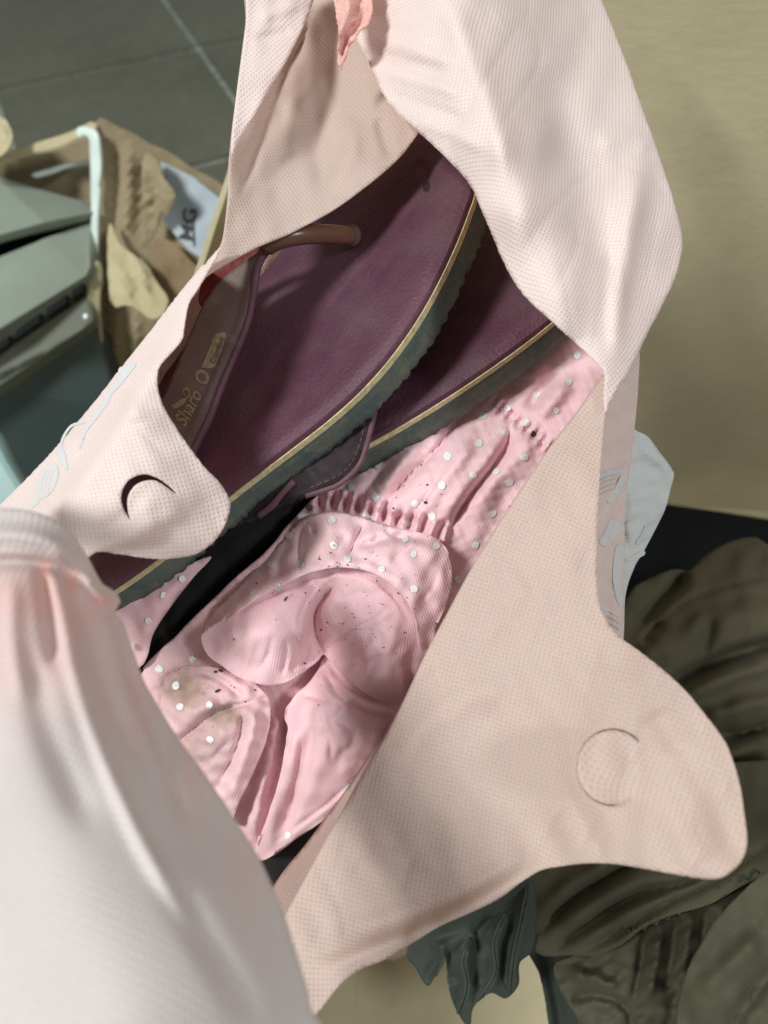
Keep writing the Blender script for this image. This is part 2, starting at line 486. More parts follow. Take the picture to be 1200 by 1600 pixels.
def cardboard(name, base, dirt=.15):
    k = NT(name); ob = k.coord('Object')
    n1 = k.noise(9, 5, .6, ob); n2 = k.noise(60, 4, .6, k.mapping(ob, (1, 1, 3))); n3 = k.noise(420, 2, .5, ob)
    c = k.mix(k.ramp(n1, [(.3, 0.0), (.7, 1.0)]), tuple(x * (1 - dirt) for x in base), tuple(min(1, x * 1.06) for x in base))
    c = k.mix(.25, c, k.ramp(n2, [(.3, tuple(x * .8 for x in base)), (.7, tuple(x * 1.1 for x in base))]))
    nb = k.bump(n2, .25, .0012); nb = k.bump(n3, .2, .0003, nb)
    k.col(c); return k.fin(.8, .25, nb)
M['card'] = cardboard('kraft_cardboard', srgb(190, 180, 149))
M['card_brown'] = cardboard('brown_torn_cardboard', srgb(158, 144, 116), .25)
M['card_edge'] = cardboard('torn_card_edge', srgb(192, 181, 146), .2)

def knit(name, base, dark, rib=.0011, stain=None, rough=.9, amp=.7, sheen=.03, sss=0):
    k = NT(name); uv = k.coord('UV')
    w = k.node('ShaderNodeTexWave', wave_type='BANDS', bands_direction='X', wave_profile='SIN')
    w.inputs['Scale'].default_value = .314 / rib; w.inputs['Distortion'].default_value = .8; w.inputs['Detail'].default_value = 1; w.inputs['Detail Scale'].default_value = 2
    k.ln(uv, w.inputs['Vector'])
    w2 = k.node('ShaderNodeTexWave', wave_type='BANDS', bands_direction='Y'); w2.inputs['Scale'].default_value = .314 / rib * 1.3; k.ln(uv, w2.inputs['Vector'])
    n1 = k.noise(28, 4, .55, uv); n2 = k.noise(1200, 2, .5, uv)
    c = k.mix(k.ramp(n1, [(.35, 0.0), (.7, 1.0)]), base, tuple(x * .9 for x in base))
    c = k.mix(k.math('MULTIPLY', w.outputs['Fac'], .35), c, dark)
    if stain is not None:
        vc = k.node('ShaderNodeVertexColor', layer_name='stain')
        sn = k.ramp(k.noise(130, 6, .7, uv), [(.25, .45), (.7, 1.0)])
        c = k.mix(k.math('MULTIPLY', vc.outputs['Color'], sn), c, stain)
    h = k.math('ADD', w.outputs['Fac'], k.math('MULTIPLY', w2.outputs['Fac'], .4))
    nb = k.bump(h, amp * .6, .00022); nb = k.bump(n2, .25, .0002, nb)
    k.col(c); k.b.inputs['Sheen Weight'].default_value = sheen
    if sss:
        k.b.inputs['Subsurface Weight'].default_value = sss; k.b.inputs['Subsurface Radius'].default_value = (1.0, .38, .40); k.b.inputs['Subsurface Scale'].default_value = .004
    return k.fin(rough, .2, nb)
M['pink'] = knit('pink_cotton_knit', (.85, .565, .61), (.74, .42, .47), .0011, stain=(.30, .215, .165), sss=.2)
M['pink_plain'] = knit('pink_plain_knit', (.86, .56, .605), (.75, .42, .47), .0011, sss=.2)
M['olive'] = knit('olive_ribbed_jersey', srgb(84, 81, 64), srgb(44, 42, 33), .0013, rough=.75, amp=.8)
M['olive_light'] = knit('faded_olive_cotton', srgb(92, 87, 69), srgb(66, 62, 49), .0010, rough=.9)
M['olive_dark'] = knit('dark_green_frill', srgb(64, 70, 64), srgb(34, 38, 35), .0012, rough=.6)
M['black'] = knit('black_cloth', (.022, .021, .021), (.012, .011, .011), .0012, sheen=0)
M['navy'] = knit('navy_ribbed_cloth', (.006, .010, .015), (.003, .005, .008), .004, amp=1.0, sheen=0, rough=.95)
k = NT('white_dot_print'); cc = k.mix(k.ramp(k.noise(700, 4, .7), [(.46, 0.0), (.64, 1.0)]), (.76, .84, .84), (.74, .56, .60)); k.col(cc); M['dot'] = k.fin(.6)
k = NT('lint_specks'); k.col((.05, .035, .03)); M['lint'] = k.fin(.9)
k = NT('pale_stitch_thread'); k.col((.8, .62, .62)); M['thread'] = k.fin(.8)
k = NT('dark_stitch_thread'); k.col((.035, .04, .035)); M['dark_thread'] = k.fin(.6)

def footbed_mat():
    k = NT('maroon_footbed'); ob = k.coord('Object'); uv = k.coord('UV')
    st = k.noise(16, 4, .6, k.mapping(uv, (.45, 2.6, 1))); sp = k.noise(1500, 2, .6, uv); bl = k.noise(30, 5, .6, uv); le = k.noise(650, 3, .55, uv)
    a, b_, c_ = (.062, .019, .038), (.105, .036, .058), (.120, .080, .082)
    c = k.mix(k.ramp(st, [(.36, 0.0), (.66, 1.0)]), a, b_)
    c = k.mix(k.math('MULTIPLY', k.ramp(bl, [(.48, 0.0), (.72, 1.0)]), .4), c, c_)
    c = k.mix(k.ramp(sp, [(.64, 0.0), (.76, .55)]), c, (.34, .22, .24))
    nb = k.bump(le, .8, .0007); nb = k.bump(st, .3, .003, nb)
    k.col(c); return k.fin(k.ramp(bl, [(.3, .48), (.7, .68)]), .4, nb)
M['footbed'] = footbed_mat()
k = NT('gold_midsole'); cc = k.mix(k.ramp(k.noise(420, 4, .7), [(.35, 0.0), (.65, 1.0)]), srgb(212, 202, 162), srgb(172, 164, 126)); k.col(cc); M['gold'] = k.fin(.8, .2, k.bump(k.noise(900, 3), .3, .0004))
def outsole_mat():
    k = NT('dusty_rubber_outsole'); ob = k.coord('Object'); n1 = k.noise(75, 6, .7, ob); n2 = k.noise(600, 4, .7, ob); n3 = k.noise(1600, 2, .6, ob)
    c = k.mix(k.ramp(n1, [(.38, 0.0), (.68, 1.0)]), srgb(72, 90, 90), srgb(104, 110, 98))
    c = k.mix(k.ramp(n3, [(.6, 0.0), (.74, .6)]), c, srgb(168, 166, 140))
    nb = k.bump(n2, .35, .0007); k.col(c); return k.fin(.85, .25, nb)
M['outsole'] = outsole_mat()
def leather(name, base, lo, spec=.3):
    k = NT(name); n1 = k.noise(35, 5, .6); n2 = k.noise(420, 3, .6); n3 = k.noise(120, 5, .65)
    c = k.mix(k.ramp(n1, [(.3, 0.0), (.7, 1.0)]), base, lo); c = k.mix(k.ramp(n3, [(.55, 0.0), (.8, .5)]), c, tuple(min(1, x * 1.7) for x in base))
    k.col(c); return k.fin(k.ramp(n1, [(.3, .5), (.7, .7)]), spec, k.bump(n2, .3, .0004))
M['strap'] = leather('worn_brown_strap', srgb(98, 80, 74), srgb(82, 70, 68))
M['strap_dark'] = leather('dusty_dark_strap', srgb(50, 42, 46), srgb(40, 33, 37), .12)
M['piping'] = leather('plum_piping', srgb(104, 74, 84), srgb(84, 56, 66))
M['red'] = leather('red_strap_lining', srgb(100, 32, 34), srgb(80, 24, 26))
k = NT('glossy_brown_post'); k.col(srgb(108, 78, 62)); M['post'] = k.fin(.3, .5)
k = NT('khaki_lettering'); k.col(k.mix(k.ramp(k.noise(500, 3), [(.35, 0.0), (.65, 1.0)]), srgb(136, 124, 96), srgb(112, 102, 78))); M['letter'] = k.fin(.55)
k = NT('red_stitch'); k.col(srgb(104, 66, 60)); M['red_thread'] = k.fin(.8)

def plastic(name, base, rough=.45):
    k = NT(name); n1 = k.noise(12, 4, .6); n2 = k.noise(300, 2)
    k.col(k.mix(k.ramp(n1, [(.3, 0.0), (.7, 1.0)]), base, tuple(x * .86 for x in base)))
    return k.fin(rough, .4, k.bump(n2, .1, .0004))
M['grey_case'] = plastic('grey_green_casing', srgb(142, 152, 140)); M['teal_case'] = plastic('teal_grey_casing', srgb(70, 84, 86))
M['dark_slot'] = plastic('black_slot', (.006, .007, .007), .95); M['pale_teal'] = plastic('pale_teal_plastic', srgb(150, 178, 178))
M['foam'] = plastic('white_foil_strip', srgb(222, 236, 230), .35)
M['paper'] = plastic('bluish_paper_label', srgb(186, 198, 208), .8)
k = NT('black_marker'); k.col((.02, .022, .026)); M['marker'] = k.fin(.6)
def tile_mat():
    k = NT('dark_glazed_floor_tile'); ob = k.node('ShaderNodeNewGeometry').outputs['Position']
    n1 = k.noise(3, 5, .6, ob); n2 = k.noise(40, 4, .6, ob)
    c = k.mix(k.ramp(n1, [(.3, 0.0), (.7, 1.0)]), srgb(88, 90, 75), srgb(106, 108, 92)); c = k.mix(.2, c, k.ramp(n2, [(.3, srgb(60, 62, 54)), (.7, srgb(110, 112, 98))]))
    k.col(c); return k.fin(.45, .4, k.bump(n2, .15, .001))
M['tile'] = tile_mat()
k = NT('pale_grout'); k.col(k.mix(k.ramp(k.noise(70, 5, .7), [(.35, 0.0), (.6, 1.0)]), srgb(96, 102, 94), srgb(168, 174, 164))); M['grout'] = k.fin(.8)

# ================================================================== SETTING
FLOOR_Z = -0.11
grout = mesh_obj('floor', [(-6, -3, FLOOR_Z - .004), (6, -3, FLOOR_Z - .004), (6, 9, FLOOR_Z - .004), (-6, 9, FLOOR_Z - .004)], [(0, 1, 2, 3)], M['grout'], None, False)
grout['kind'] = 'structure'
T = .3986; gx = Vector((.9045, .4265, 0)); gy = Vector((-.4265, .9045, 0)); org = Vector((-.3687, 1.6367, FLOOR_Z))
tm = bpy.data.meshes.new('tile'); bm = bmesh.new()
h = T / 2 - .0055
bmesh.ops.create_cube(bm, size=1.0)
for v in bm.verts: v.co = Vector((v.co.x * 2 * h, v.co.y * 2 * h, (v.co.z - .5) * .008))
bmesh.ops.bevel(bm, geom=[e for e in bm.edges if all(v.co.z > -.004 for v in e.verts)], offset=.002, segments=2, affect='EDGES')
bm.to_mesh(tm); bm.free(); tm.materials.append(M['tile'])
for i in range(-5, 4):
    for j in range(-4, 5):
        o = bpy.data.objects.new('tile', tm); scene.collection.objects.link(o); o.parent = grout
        o.location = org + gx * (T * (i + .5)) + gy * (T * (j + .5)) + Vector((0, 0, .0008 * random.random()))
        o.rotation_euler = (0, 0, math.atan2(gx.y, gx.x))

# the box the bag stands in
BZ = -0.10
box = thing('cardboard_box', (0.18, 0.25, BZ), 'large open kraft cardboard box holding the pink bag and dark clothes', 'box')
ux = Vector((.9976, -.0697, 0)); uy = Vector((.0697, .9976, 0)); corner = Vector((-.1085, .545, BZ))
def wallbox(name, a, b, thick, z0, z1, mat, label=None):
    a, b = Vector(a), Vector(b); t = Vector(thick)
    o = prism(name, [Vector((a.x, a.y, z0)), Vector((b.x, b.y, z0)), Vector((b.x, b.y, z1)), Vector((a.x, a.y, z1))], t, mat, box, .001)
    if label: o['label'] = label
    return o
fr = corner + ux * .80; nl = corner - uy * .80
wallbox('wall', corner, corner + ux * .05, uy * .005, BZ, .30, M['card'])
wallbox('wall', corner + ux * .051, fr, uy * .005, BZ, .66, M['card'], 'tall cardboard wall with its flap standing upright')
wallbox('wall', nl, corner + uy * .006, -ux * .005, BZ, .2995, M['card'])
wallbox('wall', fr - uy * .80, fr + uy * .006, ux * .005, BZ, .30, M['card'])
prism('bottom', [corner, fr, fr - uy * .80, nl], (0, 0, -.005), M['card'], box)
prism('bottom_flap', [corner + Vector((0, 0, .004)) - uy * .005, corner + ux * .12 + Vector((0, 0, .004)) - uy * .005, nl + ux * .12 + Vector((0, 0, .004)) + uy * .005, nl + Vector((0, 0, .004)) + uy * .005], (0, 0, -.003), M['card'], box, .001)

# ================================================================== TORN BOX behind
tb = thing('torn_cardboard_box', (-.30, .70, FLOOR_Z), 'torn crumpled brown cardboard box on the tiled floor behind the bag', 'box')
dep_face = Depth([(150, 192, .75), (230, 215, .765), (310, 275, .78), (352, 296, .785), (150, 620, .86), (250, 620, .87), (330, 430, .80), (380, 600, .88), (150, 400, .80)],
    folds=[([(205, 215), (200, 300), (195, 380)], 9, 9, 'v'), ([(228, 250), (220, 310), (215, 390)], -10, 8, 'v'), ([(180, 210), (178, 300), (175, 390)], -8, 8, 'v'), ([(245, 300), (235, 350), (222, 390)], 8, 7, 'v'),
           ([(182, 470), (180, 560), (176, 640)], 7, 5), ([(200, 470), (200, 560), (196, 640)], -7, 5, 'v'), ([(215, 480), (212, 560), (206, 640)], 7, 6), ([(165, 400), (163, 500), (160, 640)], -6, 5),
           ([(228, 245), (240, 260), (262, 300)], 6, 8)], noise=[(.6, 60, 3)], fscale=.7)
sheet('side_panel', [(150, 190), (188, 200), (215, 212), (235, 225), (262, 236), (300, 262), (352, 296), (345, 360), (330, 420), (320, 520), (300, 680), (152, 680), (155, 560), (157, 420), (152, 300)], dep_face, M['card_brown'], tb, step=11, smooth=False, thick=.004, smooth_outline=True)
sheet('torn_flap', [(170, 350), (185, 380), (205, 395), (228, 412), (245, 440), (262, 468), (255, 490), (238, 500), (205, 478), (172, 468)],
      Depth([(170, 350, .775), (245, 440, .76), (172, 468, .755), (240, 498, .75), (205, 420, .755)], folds=[([(190, 380), (210, 430), (218, 470)], -5, 8), ([(205, 400), (222, 430), (232, 470)], 4, 6)], noise=[(1.5, 40, 5)]),
      M['card_edge'], tb, step=11, smooth=False, thick=.003, jag=1.2)
sheet('torn_flap', [(226, 240), (244, 248), (250, 262), (258, 280), (275, 305), (268, 322), (262, 336), (252, 330), (246, 350), (232, 375), (224, 330), (222, 280)],
      Depth([(226, 240, .742), (275, 305, .742), (232, 375, .772), (246, 300, .738)], folds=[([(232, 260), (240, 300), (236, 350)], -6, 7)], noise=[(1.5, 35, 9)]), M['card_brown'], tb, step=11, smooth=False, thick=.003, jag=1.0)
sheet('torn_flap', [(246, 372), (272, 380), (296, 405), (316, 432), (290, 470), (262, 468), (245, 440), (236, 400)],
      Depth([(250, 352, .772), (318, 425, .778), (262, 468, .79), (245, 400, .775)], noise=[(1.5, 50, 2)]), cardboard('orange_brown_cardboard', srgb(142, 122, 94), .3), tb, step=11, smooth=False, thick=.003)
# folded top rim and inner wall
sheet('top_rim', [(-60, 262), (-20, 235), (10, 238), (60, 222), (110, 206), (142, 190), (152, 194), (146, 208), (118, 216), (100, 226), (82, 232), (50, 238), (20, 246), (8, 244), (-30, 262)],
      Depth([(-60, 262, .80), (142, 190, .755), (60, 225, .765), (80, 232, .755)], noise=[(1.2, 50, 4)]), M['card_edge'], tb, step=11, smooth=False, thick=.003)
sheet('inner_wall', [(-60, 262), (20, 236), (80, 222), (144, 196), (150, 260), (148, 335), (90, 330), (0, 300), (-60, 290)], Depth([(-60, 262, .83), (144, 200, .79), (148, 330, .83), (-60, 290, .86)]), M['card_brown'], tb, step=8, thick=.003)
sheet('corner_crumple', [(-40, 190), (0, 182), (14, 195), (20, 215), (10, 236), (-10, 250), (-40, 260)], Depth([(-40, 190, .77), (20, 215, .74), (-40, 260, .76), (0, 220, .735)], noise=[(2, 30, 8)]), M['card_edge'], tb, step=11, smooth=False, thick=.003)
dep_strip = Depth([(120, 205, .748), (150, 210, .742), (148, 400, .785), (152, 640, .845)], noise=[(.8, 40, 6)])
sheet('foil_edge', [(118, 207), (124, 198), (140, 200), (151, 207), (155, 240), (157, 270), (154, 290), (155, 300), (152, 340), (150, 402), (145, 408), (141, 400), (142, 330), (140, 240), (138, 216), (128, 212), (122, 216)], dep_strip, M['foam'], tb, step=4, thick=.004)
sheet('foil_edge', [(50, 272), (80, 262), (105, 255), (140, 252), (140, 257), (108, 261), (84, 270), (56, 277)], Depth(fn=lambda x, y: .80 + 0 * x), M['foam'], tb, step=4, thick=.002)
sheet('corner_post', [(150, 410), (160, 420), (158, 470), (160, 560), (156, 660), (148, 660), (146, 560), (142, 500), (124, 500), (120, 486), (134, 470), (138, 440)], Depth([(150, 410, .775), (158, 470, .785), (156, 660, .84), (120, 486, .78)], noise=[(1.2, 30, 12)]), M['card_edge'], tb, step=4, thick=.004)
decals('foil_glint', [ellipse(133, 494, 3, 4, 10)], Depth(fn=lambda x, y: .765 + 0 * x), M['foam'], tb, 0.0, kind='stuff')
decals('label_sheet', [[(250, 252), (300, 275), (346, 312), (338, 380), (330, 412), (296, 392), (254, 345), (262, 300)]], dep_face, M['paper'], tb, lift=.010, step=8)
text_on('marker_writing', 'MG', (299, 378), 80, 30, dep_face, M['marker'], tb, lift=.0115, squash=1.15)
decals('marker_line', [ribbon([(303, 385), (301, 340)], 2.5)], dep_face, M['marker'], tb, lift=.0115)

def slab(name, pts, d, ext, mat, parent, bev=.004): return prism(name, [P(x, y, dd) for (x, y), dd in zip(pts, d)], ext, mat, parent, bev)
bk = cam2world((0, .0, -1)) * .05
cs = thing('grey_casing', (-.36, .55, FLOOR_Z), 'grey green plastic appliance casing with vent slots inside the torn box', 'appliance')
slab('lid', [(-140, 245), (0, 276), (60, 293), (144, 318), (150, 330), (70, 346), (0, 366), (-140, 410)], [.80, .80, .80, .80, .77, .74, .73, .72], bk * .4, M['grey_case'], cs)
slab('gap', [(-140, 400), (150, 325), (150, 350), (-140, 450)], [.79, .80, .80, .79], bk * .6, M['dark_slot'], cs, .001)
slab('body', [(-140, 442), (0, 398), (70, 372), (146, 343), (146, 420), (134, 430), (0, 512), (-140, 600)], [.74, .75, .76, .78, .77, .76, .72, .70], bk, M['grey_case'], cs)
slab('vent_rail', [(-140, 596), (0, 508), (136, 426), (140, 452), (0, 552), (-140, 648)], [.725, .735, .775, .78, .745, .735], bk * .5, plastic('olive_grey_rail', srgb(84, 88, 78)), cs, .002)
for k_, (a, b) in enumerate(((-.34, -.18), (-.14, .10), (.17, .46), (.53, .76), (.82, .95))):
    q = lambda t, o: (0 + 136 * t, 545 - 97 * t + o)
    slab('vent_slot', [q(a, -12), q(b, -12), q(b, 2), q(a, 2)], [.72, .72, .72, .72], bk * .2, M['dark_slot'], cs, .001)
sc_ = thing('teal_casing', (-.40, .45, FLOOR_Z), 'dark teal plastic casing with pale lip below the vented grey casing', 'appliance')
slab('lip', [(-140, 640), (0, 552), (140, 456), (150, 500), (130, 512), (0, 600), (-140, 690)], [.74, .75, .78, .78, .77, .74, .73], bk * .6, plastic('lip_plastic', srgb(120, 124, 112)), sc_)
slab('body', [(-140, 692), (0, 604), (150, 505), (190, 640), (40, 850), (-140, 900)], [.755, .765, .79, .83, .83, .83], bk, M['teal_case'], sc_)
lt = thing('teal_pouch', (-.36, .38, FLOOR_Z), 'pale teal plastic wrapper lying at the lower left beside the teal casing', 'wrapper')
slab('wrapper', [(-100, 640), (-10, 672), (12, 720), (45, 775), (60, 850), (-100, 860)], [.66, .66, .66, .66, .66, .66], bk * .4, M['pale_teal'], lt, .006)

# ================================================================== dark cloths in the box
navy = sheet('navy_cloth', [(940, 840), (1000, 786), (1050, 789), (1110, 797), (1200, 811), (1320, 830), (1320, 1000), (1150, 990), (1000, 1040), (930, 1000)],
    Depth([(1000, 786, .84), (1320, 830, .80), (1320, 1000, .58), (1000, 1040, .56), (940, 840, .70), (1100, 880, .66)], noise=[(3, 120, 3)], folds=[([(1040, 900), (1080, 860), (1130, 840)], 5, 18)]), M['navy'], None, step=9, thick=.002, rot=30)
tag(navy, 'very dark navy cloth lying against the cardboard wall beyond the olive garment', 'cloth')
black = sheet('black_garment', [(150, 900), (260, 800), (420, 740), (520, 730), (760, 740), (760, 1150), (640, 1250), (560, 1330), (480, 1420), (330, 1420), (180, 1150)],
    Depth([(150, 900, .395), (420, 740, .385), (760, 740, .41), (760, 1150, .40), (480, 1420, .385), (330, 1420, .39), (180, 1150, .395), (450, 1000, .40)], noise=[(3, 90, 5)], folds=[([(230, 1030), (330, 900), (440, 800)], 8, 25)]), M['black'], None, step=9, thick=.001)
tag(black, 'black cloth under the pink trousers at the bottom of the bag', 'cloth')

og = thing('olive_garment', (.20, .16, BZ), 'crumpled olive brown ribbed garment with dark frill beside the pink bag', 'garment')
dep_o1 = Depth([(975, 960, .50), (1010, 905, .53), (1120, 855, .54), (1200, 848, .53), (1300, 860, .52), (1300, 1400, .42), (1150, 1300, .43), (1000, 1100, .45), (900, 1200, .44), (1100, 1050, .46), (1200, 950, .49)],
    fscale=1.25, folds=[([(985, 985), (1030, 945), (1075, 893)], -12, 12), ([(1000, 1005), (1060, 950), (1120, 920), (1220, 895)], -9, 9, 'v'), ([(1010, 985), (1080, 935), (1200, 905)], 8, 14),
           ([(1040, 1075), (1110, 1040), (1160, 1020), (1230, 1000)], -16, 13), ([(1000, 1035), (1060, 990), (1150, 960), (1220, 960)], 9, 30), ([(1060, 1090), (1130, 1060), (1220, 1030)], 8, 16),
           ([(1105, 1150), (1160, 1145), (1230, 1125)], -14, 8, 'v'), ([(1100, 1120), (1160, 1105), (1230, 1085)], 6, 14), ([(1010, 1010), (1020, 985), (1035, 975)], -6, 9),
           ([(1095, 1060), (1100, 1010), (1110, 960)], -5, 12), ([(1130, 1180), (1200, 1165)], 6, 14), ([(1150, 1240), (1230, 1210)], -9, 9), ([(1160, 1290), (1240, 1250)], 6, 16)], noise=[(1.2, 70, 4)])
sheet('cloth', [(960, 1000), (972, 955), (990, 922), (1015, 905), (1050, 894), (1078, 892), (1100, 872), (1125, 855), (1150, 845), (1180, 843), (1205, 856), (1260, 870), (1320, 880), (1320, 1420), (1150, 1420), (1000, 1300), (880, 1250)], dep_o1, M['olive_light'], og, step=6, thick=.0015, rot=-25, crum=(.14, .012, 45, 2, (.5, .86), 1))
dep_o2 = Depth([(800, 1330, .415), (835, 1470, .405), (870, 1490, .40), (1000, 1430, .385), (1100, 1410, .38), (1200, 1350, .385), (1300, 1250, .39), (1000, 1330, .40), (1150, 1280, .405)],
    folds=[([(842, 1458), (900, 1402), (985, 1350), (1040, 1330)], -10, 7, 'v'), ([(868, 1480), (940, 1432), (1000, 1396), (1075, 1378), (1130, 1350)], -10, 6, 'v'), ([(905, 1488), (975, 1454), (1040, 1412), (1110, 1380), (1200, 1322)], -7, 5, 'v'), ([(880, 1450), (940, 1405), (1010, 1372)], 3, 13), ([(910, 1470), (980, 1430), (1060, 1395)], 3, 11), ([(840, 1420), (900, 1380), (960, 1345)], 3, 16), ([(960, 1420), (1000, 1405), (1050, 1395)], -4, 4, 'v')], noise=[(.4, 70, 8)])
sheet('cloth', [(800, 1340), (820, 1385), (832, 1420), (834, 1470), (850, 1490), (880, 1492), (930, 1490), (965, 1476), (1000, 1446), (1050, 1428), (1100, 1414), (1150, 1388), (1210, 1352), (1320, 1290), (1320, 1200), (1100, 1200), (900, 1280)], dep_o2, M['olive'], og, step=5, thick=.0015, rot=55, rolls=[((1210, 1352), (850, 1490))], crum=(.16, .012, 45, 3, (.55, .83), 1))
gath = [([(1010 + 24 * i, 1452 - 9 * i), (1004 + 24 * i, 1490 - 8 * i), (990 + 25 * i, 1560)], (5 if i % 2 else -6), 7) for i in range(8)]
dep_o3 = Depth([(880, 1500, .415), (880, 1560, .41), (910, 1640, .41), (1000, 1460, .402), (1100, 1420, .398), (1200, 1370, .40), (1200, 1640, .385), (1050, 1600, .395), (960, 1530, .40)],
    folds=gath + [([(890, 1520), (930, 1530), (970, 1545)], 8, 12), ([(890, 1560), (940, 1555), (975, 1570)], -7, 8), ([(960, 1560), (985, 1590), (990, 1640)], -9, 9, 'v'), ([(1040, 1640), (1060, 1540), (1100, 1480)], -6, 10)], noise=[(1.5, 40, 11)])
sheet('gathered_sleeve', [(870, 1510), (890, 1498), (930, 1486), (970, 1468), (1010, 1440), (1100, 1405), (1200, 1360), (1300, 1330), (1300, 1680), (930, 1680), (908, 1600), (890, 1568), (874, 1535)], dep_o3, M['olive'], og, step=5, thick=.0015, rot=70, rolls=[((908, 1600), (890, 1498))], crum=(.10, .015, 45, 4, (.95, .3), 1))
sheet('cloth', [(1070, 1680), (1060, 1600), (1070, 1540), (1090, 1490), (1120, 1440), (1165, 1395), (1230, 1340), (1320, 1310), (1320, 1680)],
    Depth([(1060, 1600, .375), (1120, 1440, .372), (1230, 1340, .378), (1320, 1500, .365), (1150, 1560, .362)], folds=[([(1090, 1600), (1130, 1520), (1200, 1460)], 6, 24), ([(1130, 1640), (1170, 1560), (1220, 1500)], -5, 16)], noise=[(1, 60, 9)]), M['olive'], og, step=6, thick=.0015, rot=35, rolls=[((1070, 1680), (1230, 1340))], crum=(.10, .012, 45, 7, (.8, .6), 1))
sheet('cloth', [(815, 1455), (900, 1450), (930, 1520), (935, 1680), (868, 1680), (858, 1600), (846, 1530)], Depth([(815, 1455, .43), (900, 1450, .425), (935, 1680, .43), (858, 1600, .435)], folds=[([(850, 1480), (870, 1560), (885, 1660)], -6, 9)]), M['olive_dark'], og, step=6, thick=.0015, rot=70)
V = []; F_ = []
zz = [(980 + 9 * i, 1458 - 3.6 * i - (i * i) * .03 + (6 if i % 2 else -6)) for i in range(24)]
zx = np.array(zz); zp = P_np(zx[:, 0], zx[:, 1], dep_o3(zx[:, 0], zx[:, 1]) - .017)
tube('zigzag_stitch', [Vector(p) for p in zp], .0008, M['dark_thread'], og, 5)
# frill: wavy hanging pleats
fr_ridge = [[(735, 1465), (722, 1500), (728, 1540), (715, 1582)], [(790, 1425), (770, 1470), (772, 1520), (740, 1570)], [(822, 1390), (812, 1440), (800, 1500), (795, 1550)], [(680, 1470), (690, 1500), (670, 1530)]]
fr_val = [[(752, 1455), (744, 1500), (748, 1545)], [(808, 1440), (792, 1480), (785, 1540)], [(704, 1480), (702, 1520), (706, 1540)], [(770, 1430), (752, 1450), (736, 1458)]]
dep_f = Depth([(640, 1490, .415), (720, 1580, .415), (800, 1540, .41), (830, 1400, .405), (700, 1440, .41), (760, 1480, .41)], folds=[(r, 12, 26, 's') for r in fr_ridge] + [(r, -5, 9) for r in fr_val])
sheet('frill', [(660, 1440), (700, 1420), (800, 1370), (828, 1378), (838, 1410), (834, 1480), (812, 1505), (810, 1538), (790, 1560), (766, 1552), (740, 1574), (734, 1606), (716, 1584), (702, 1545), (698, 1496), (684, 1516), (668, 1540), (650, 1512), (636, 1490)], dep_f, M['olive_dark'], og, step=4, thick=.001, rot=20, crum=(.05, .03, 50, 5, (.95, .3)))
for r in fr_ridge[:3]:
    q = catmull(r, False, 8); tube('frill_hem', [Vector(p) for p in P_np(q[:, 0], q[:, 1], dep_f(q[:, 0] + 2.5, q[:, 1]) - .0002)], .0008, M['olive_dark'], og, 6)

# ================================================================== POLKA-DOT TROUSERS
tr = thing('polka_dot_trousers', (0.0, .18, .18), 'pale pink childs trousers with white polka dots stuffed in the bag', 'trousers')
folds = []
seam = catmull([(455, 800), (490, 788), (530, 788), (570, 797), (620, 812), (660, 826), (695, 838)], False, 11)
folds.append(([tuple(p) for p in seam[::3]], -7, 15))
for i, p in enumerate(seam):
    t = seam[min(i + 1, len(seam) - 1)] - seam[max(i - 1, 0)]; t /= np.linalg.norm(t); nn = np.array([t[1], -t[0]])
    L1 = 15 + 12 * random.random(); L2 = 9 + 8 * random.random(); sl = random.uniform(-4, 8)
    folds.append(([tuple(p - nn * L2), tuple(p), tuple(p + nn * L1 + t * sl)], 3.0 if i % 2 else -3.0, 5))
seam2 = catmull([(772, 628), (790, 645), (812, 662), (836, 680), (860, 700)], False, 8)
folds.append(([tuple(p) for p in seam2[::3]], -3, 9))
for i, p in enumerate(seam2):
    folds.append(([(p[0] - 7, p[1] + 9), tuple(p), (p[0] + 8, p[1] - 11)], 1.6 if i % 2 else -1.6, 3.4))
folds += [([(700, 836), (727, 787), (773, 727), (793, 693), (797, 660)], -8, 7, 'v'), ([(690, 815), (722, 765), (762, 715), (786, 680)], 3.5, 14), ([(735, 800), (775, 745), (815, 700), (850, 690)], 3.5, 18),
          ([(603, 785), (640, 742), (682, 700), (718, 655)], -5, 6, 'v'), ([(590, 770), (620, 735), (660, 690)], 2.5, 12), ([(640, 812), (655, 790), (676, 760), (690, 735)], -2.5, 5, 'v'), ([(660, 790), (700, 740), (745, 690)], 3, 15),
          ([(560, 785), (575, 760), (600, 730)], -2, 5, 'v'), ([(520, 775), (540, 755), (560, 735)], -2, 5, 'v'), ([(840, 655), (860, 630), (890, 600)], 3, 14), ([(825, 640), (845, 610), (870, 580)], -3, 10)]
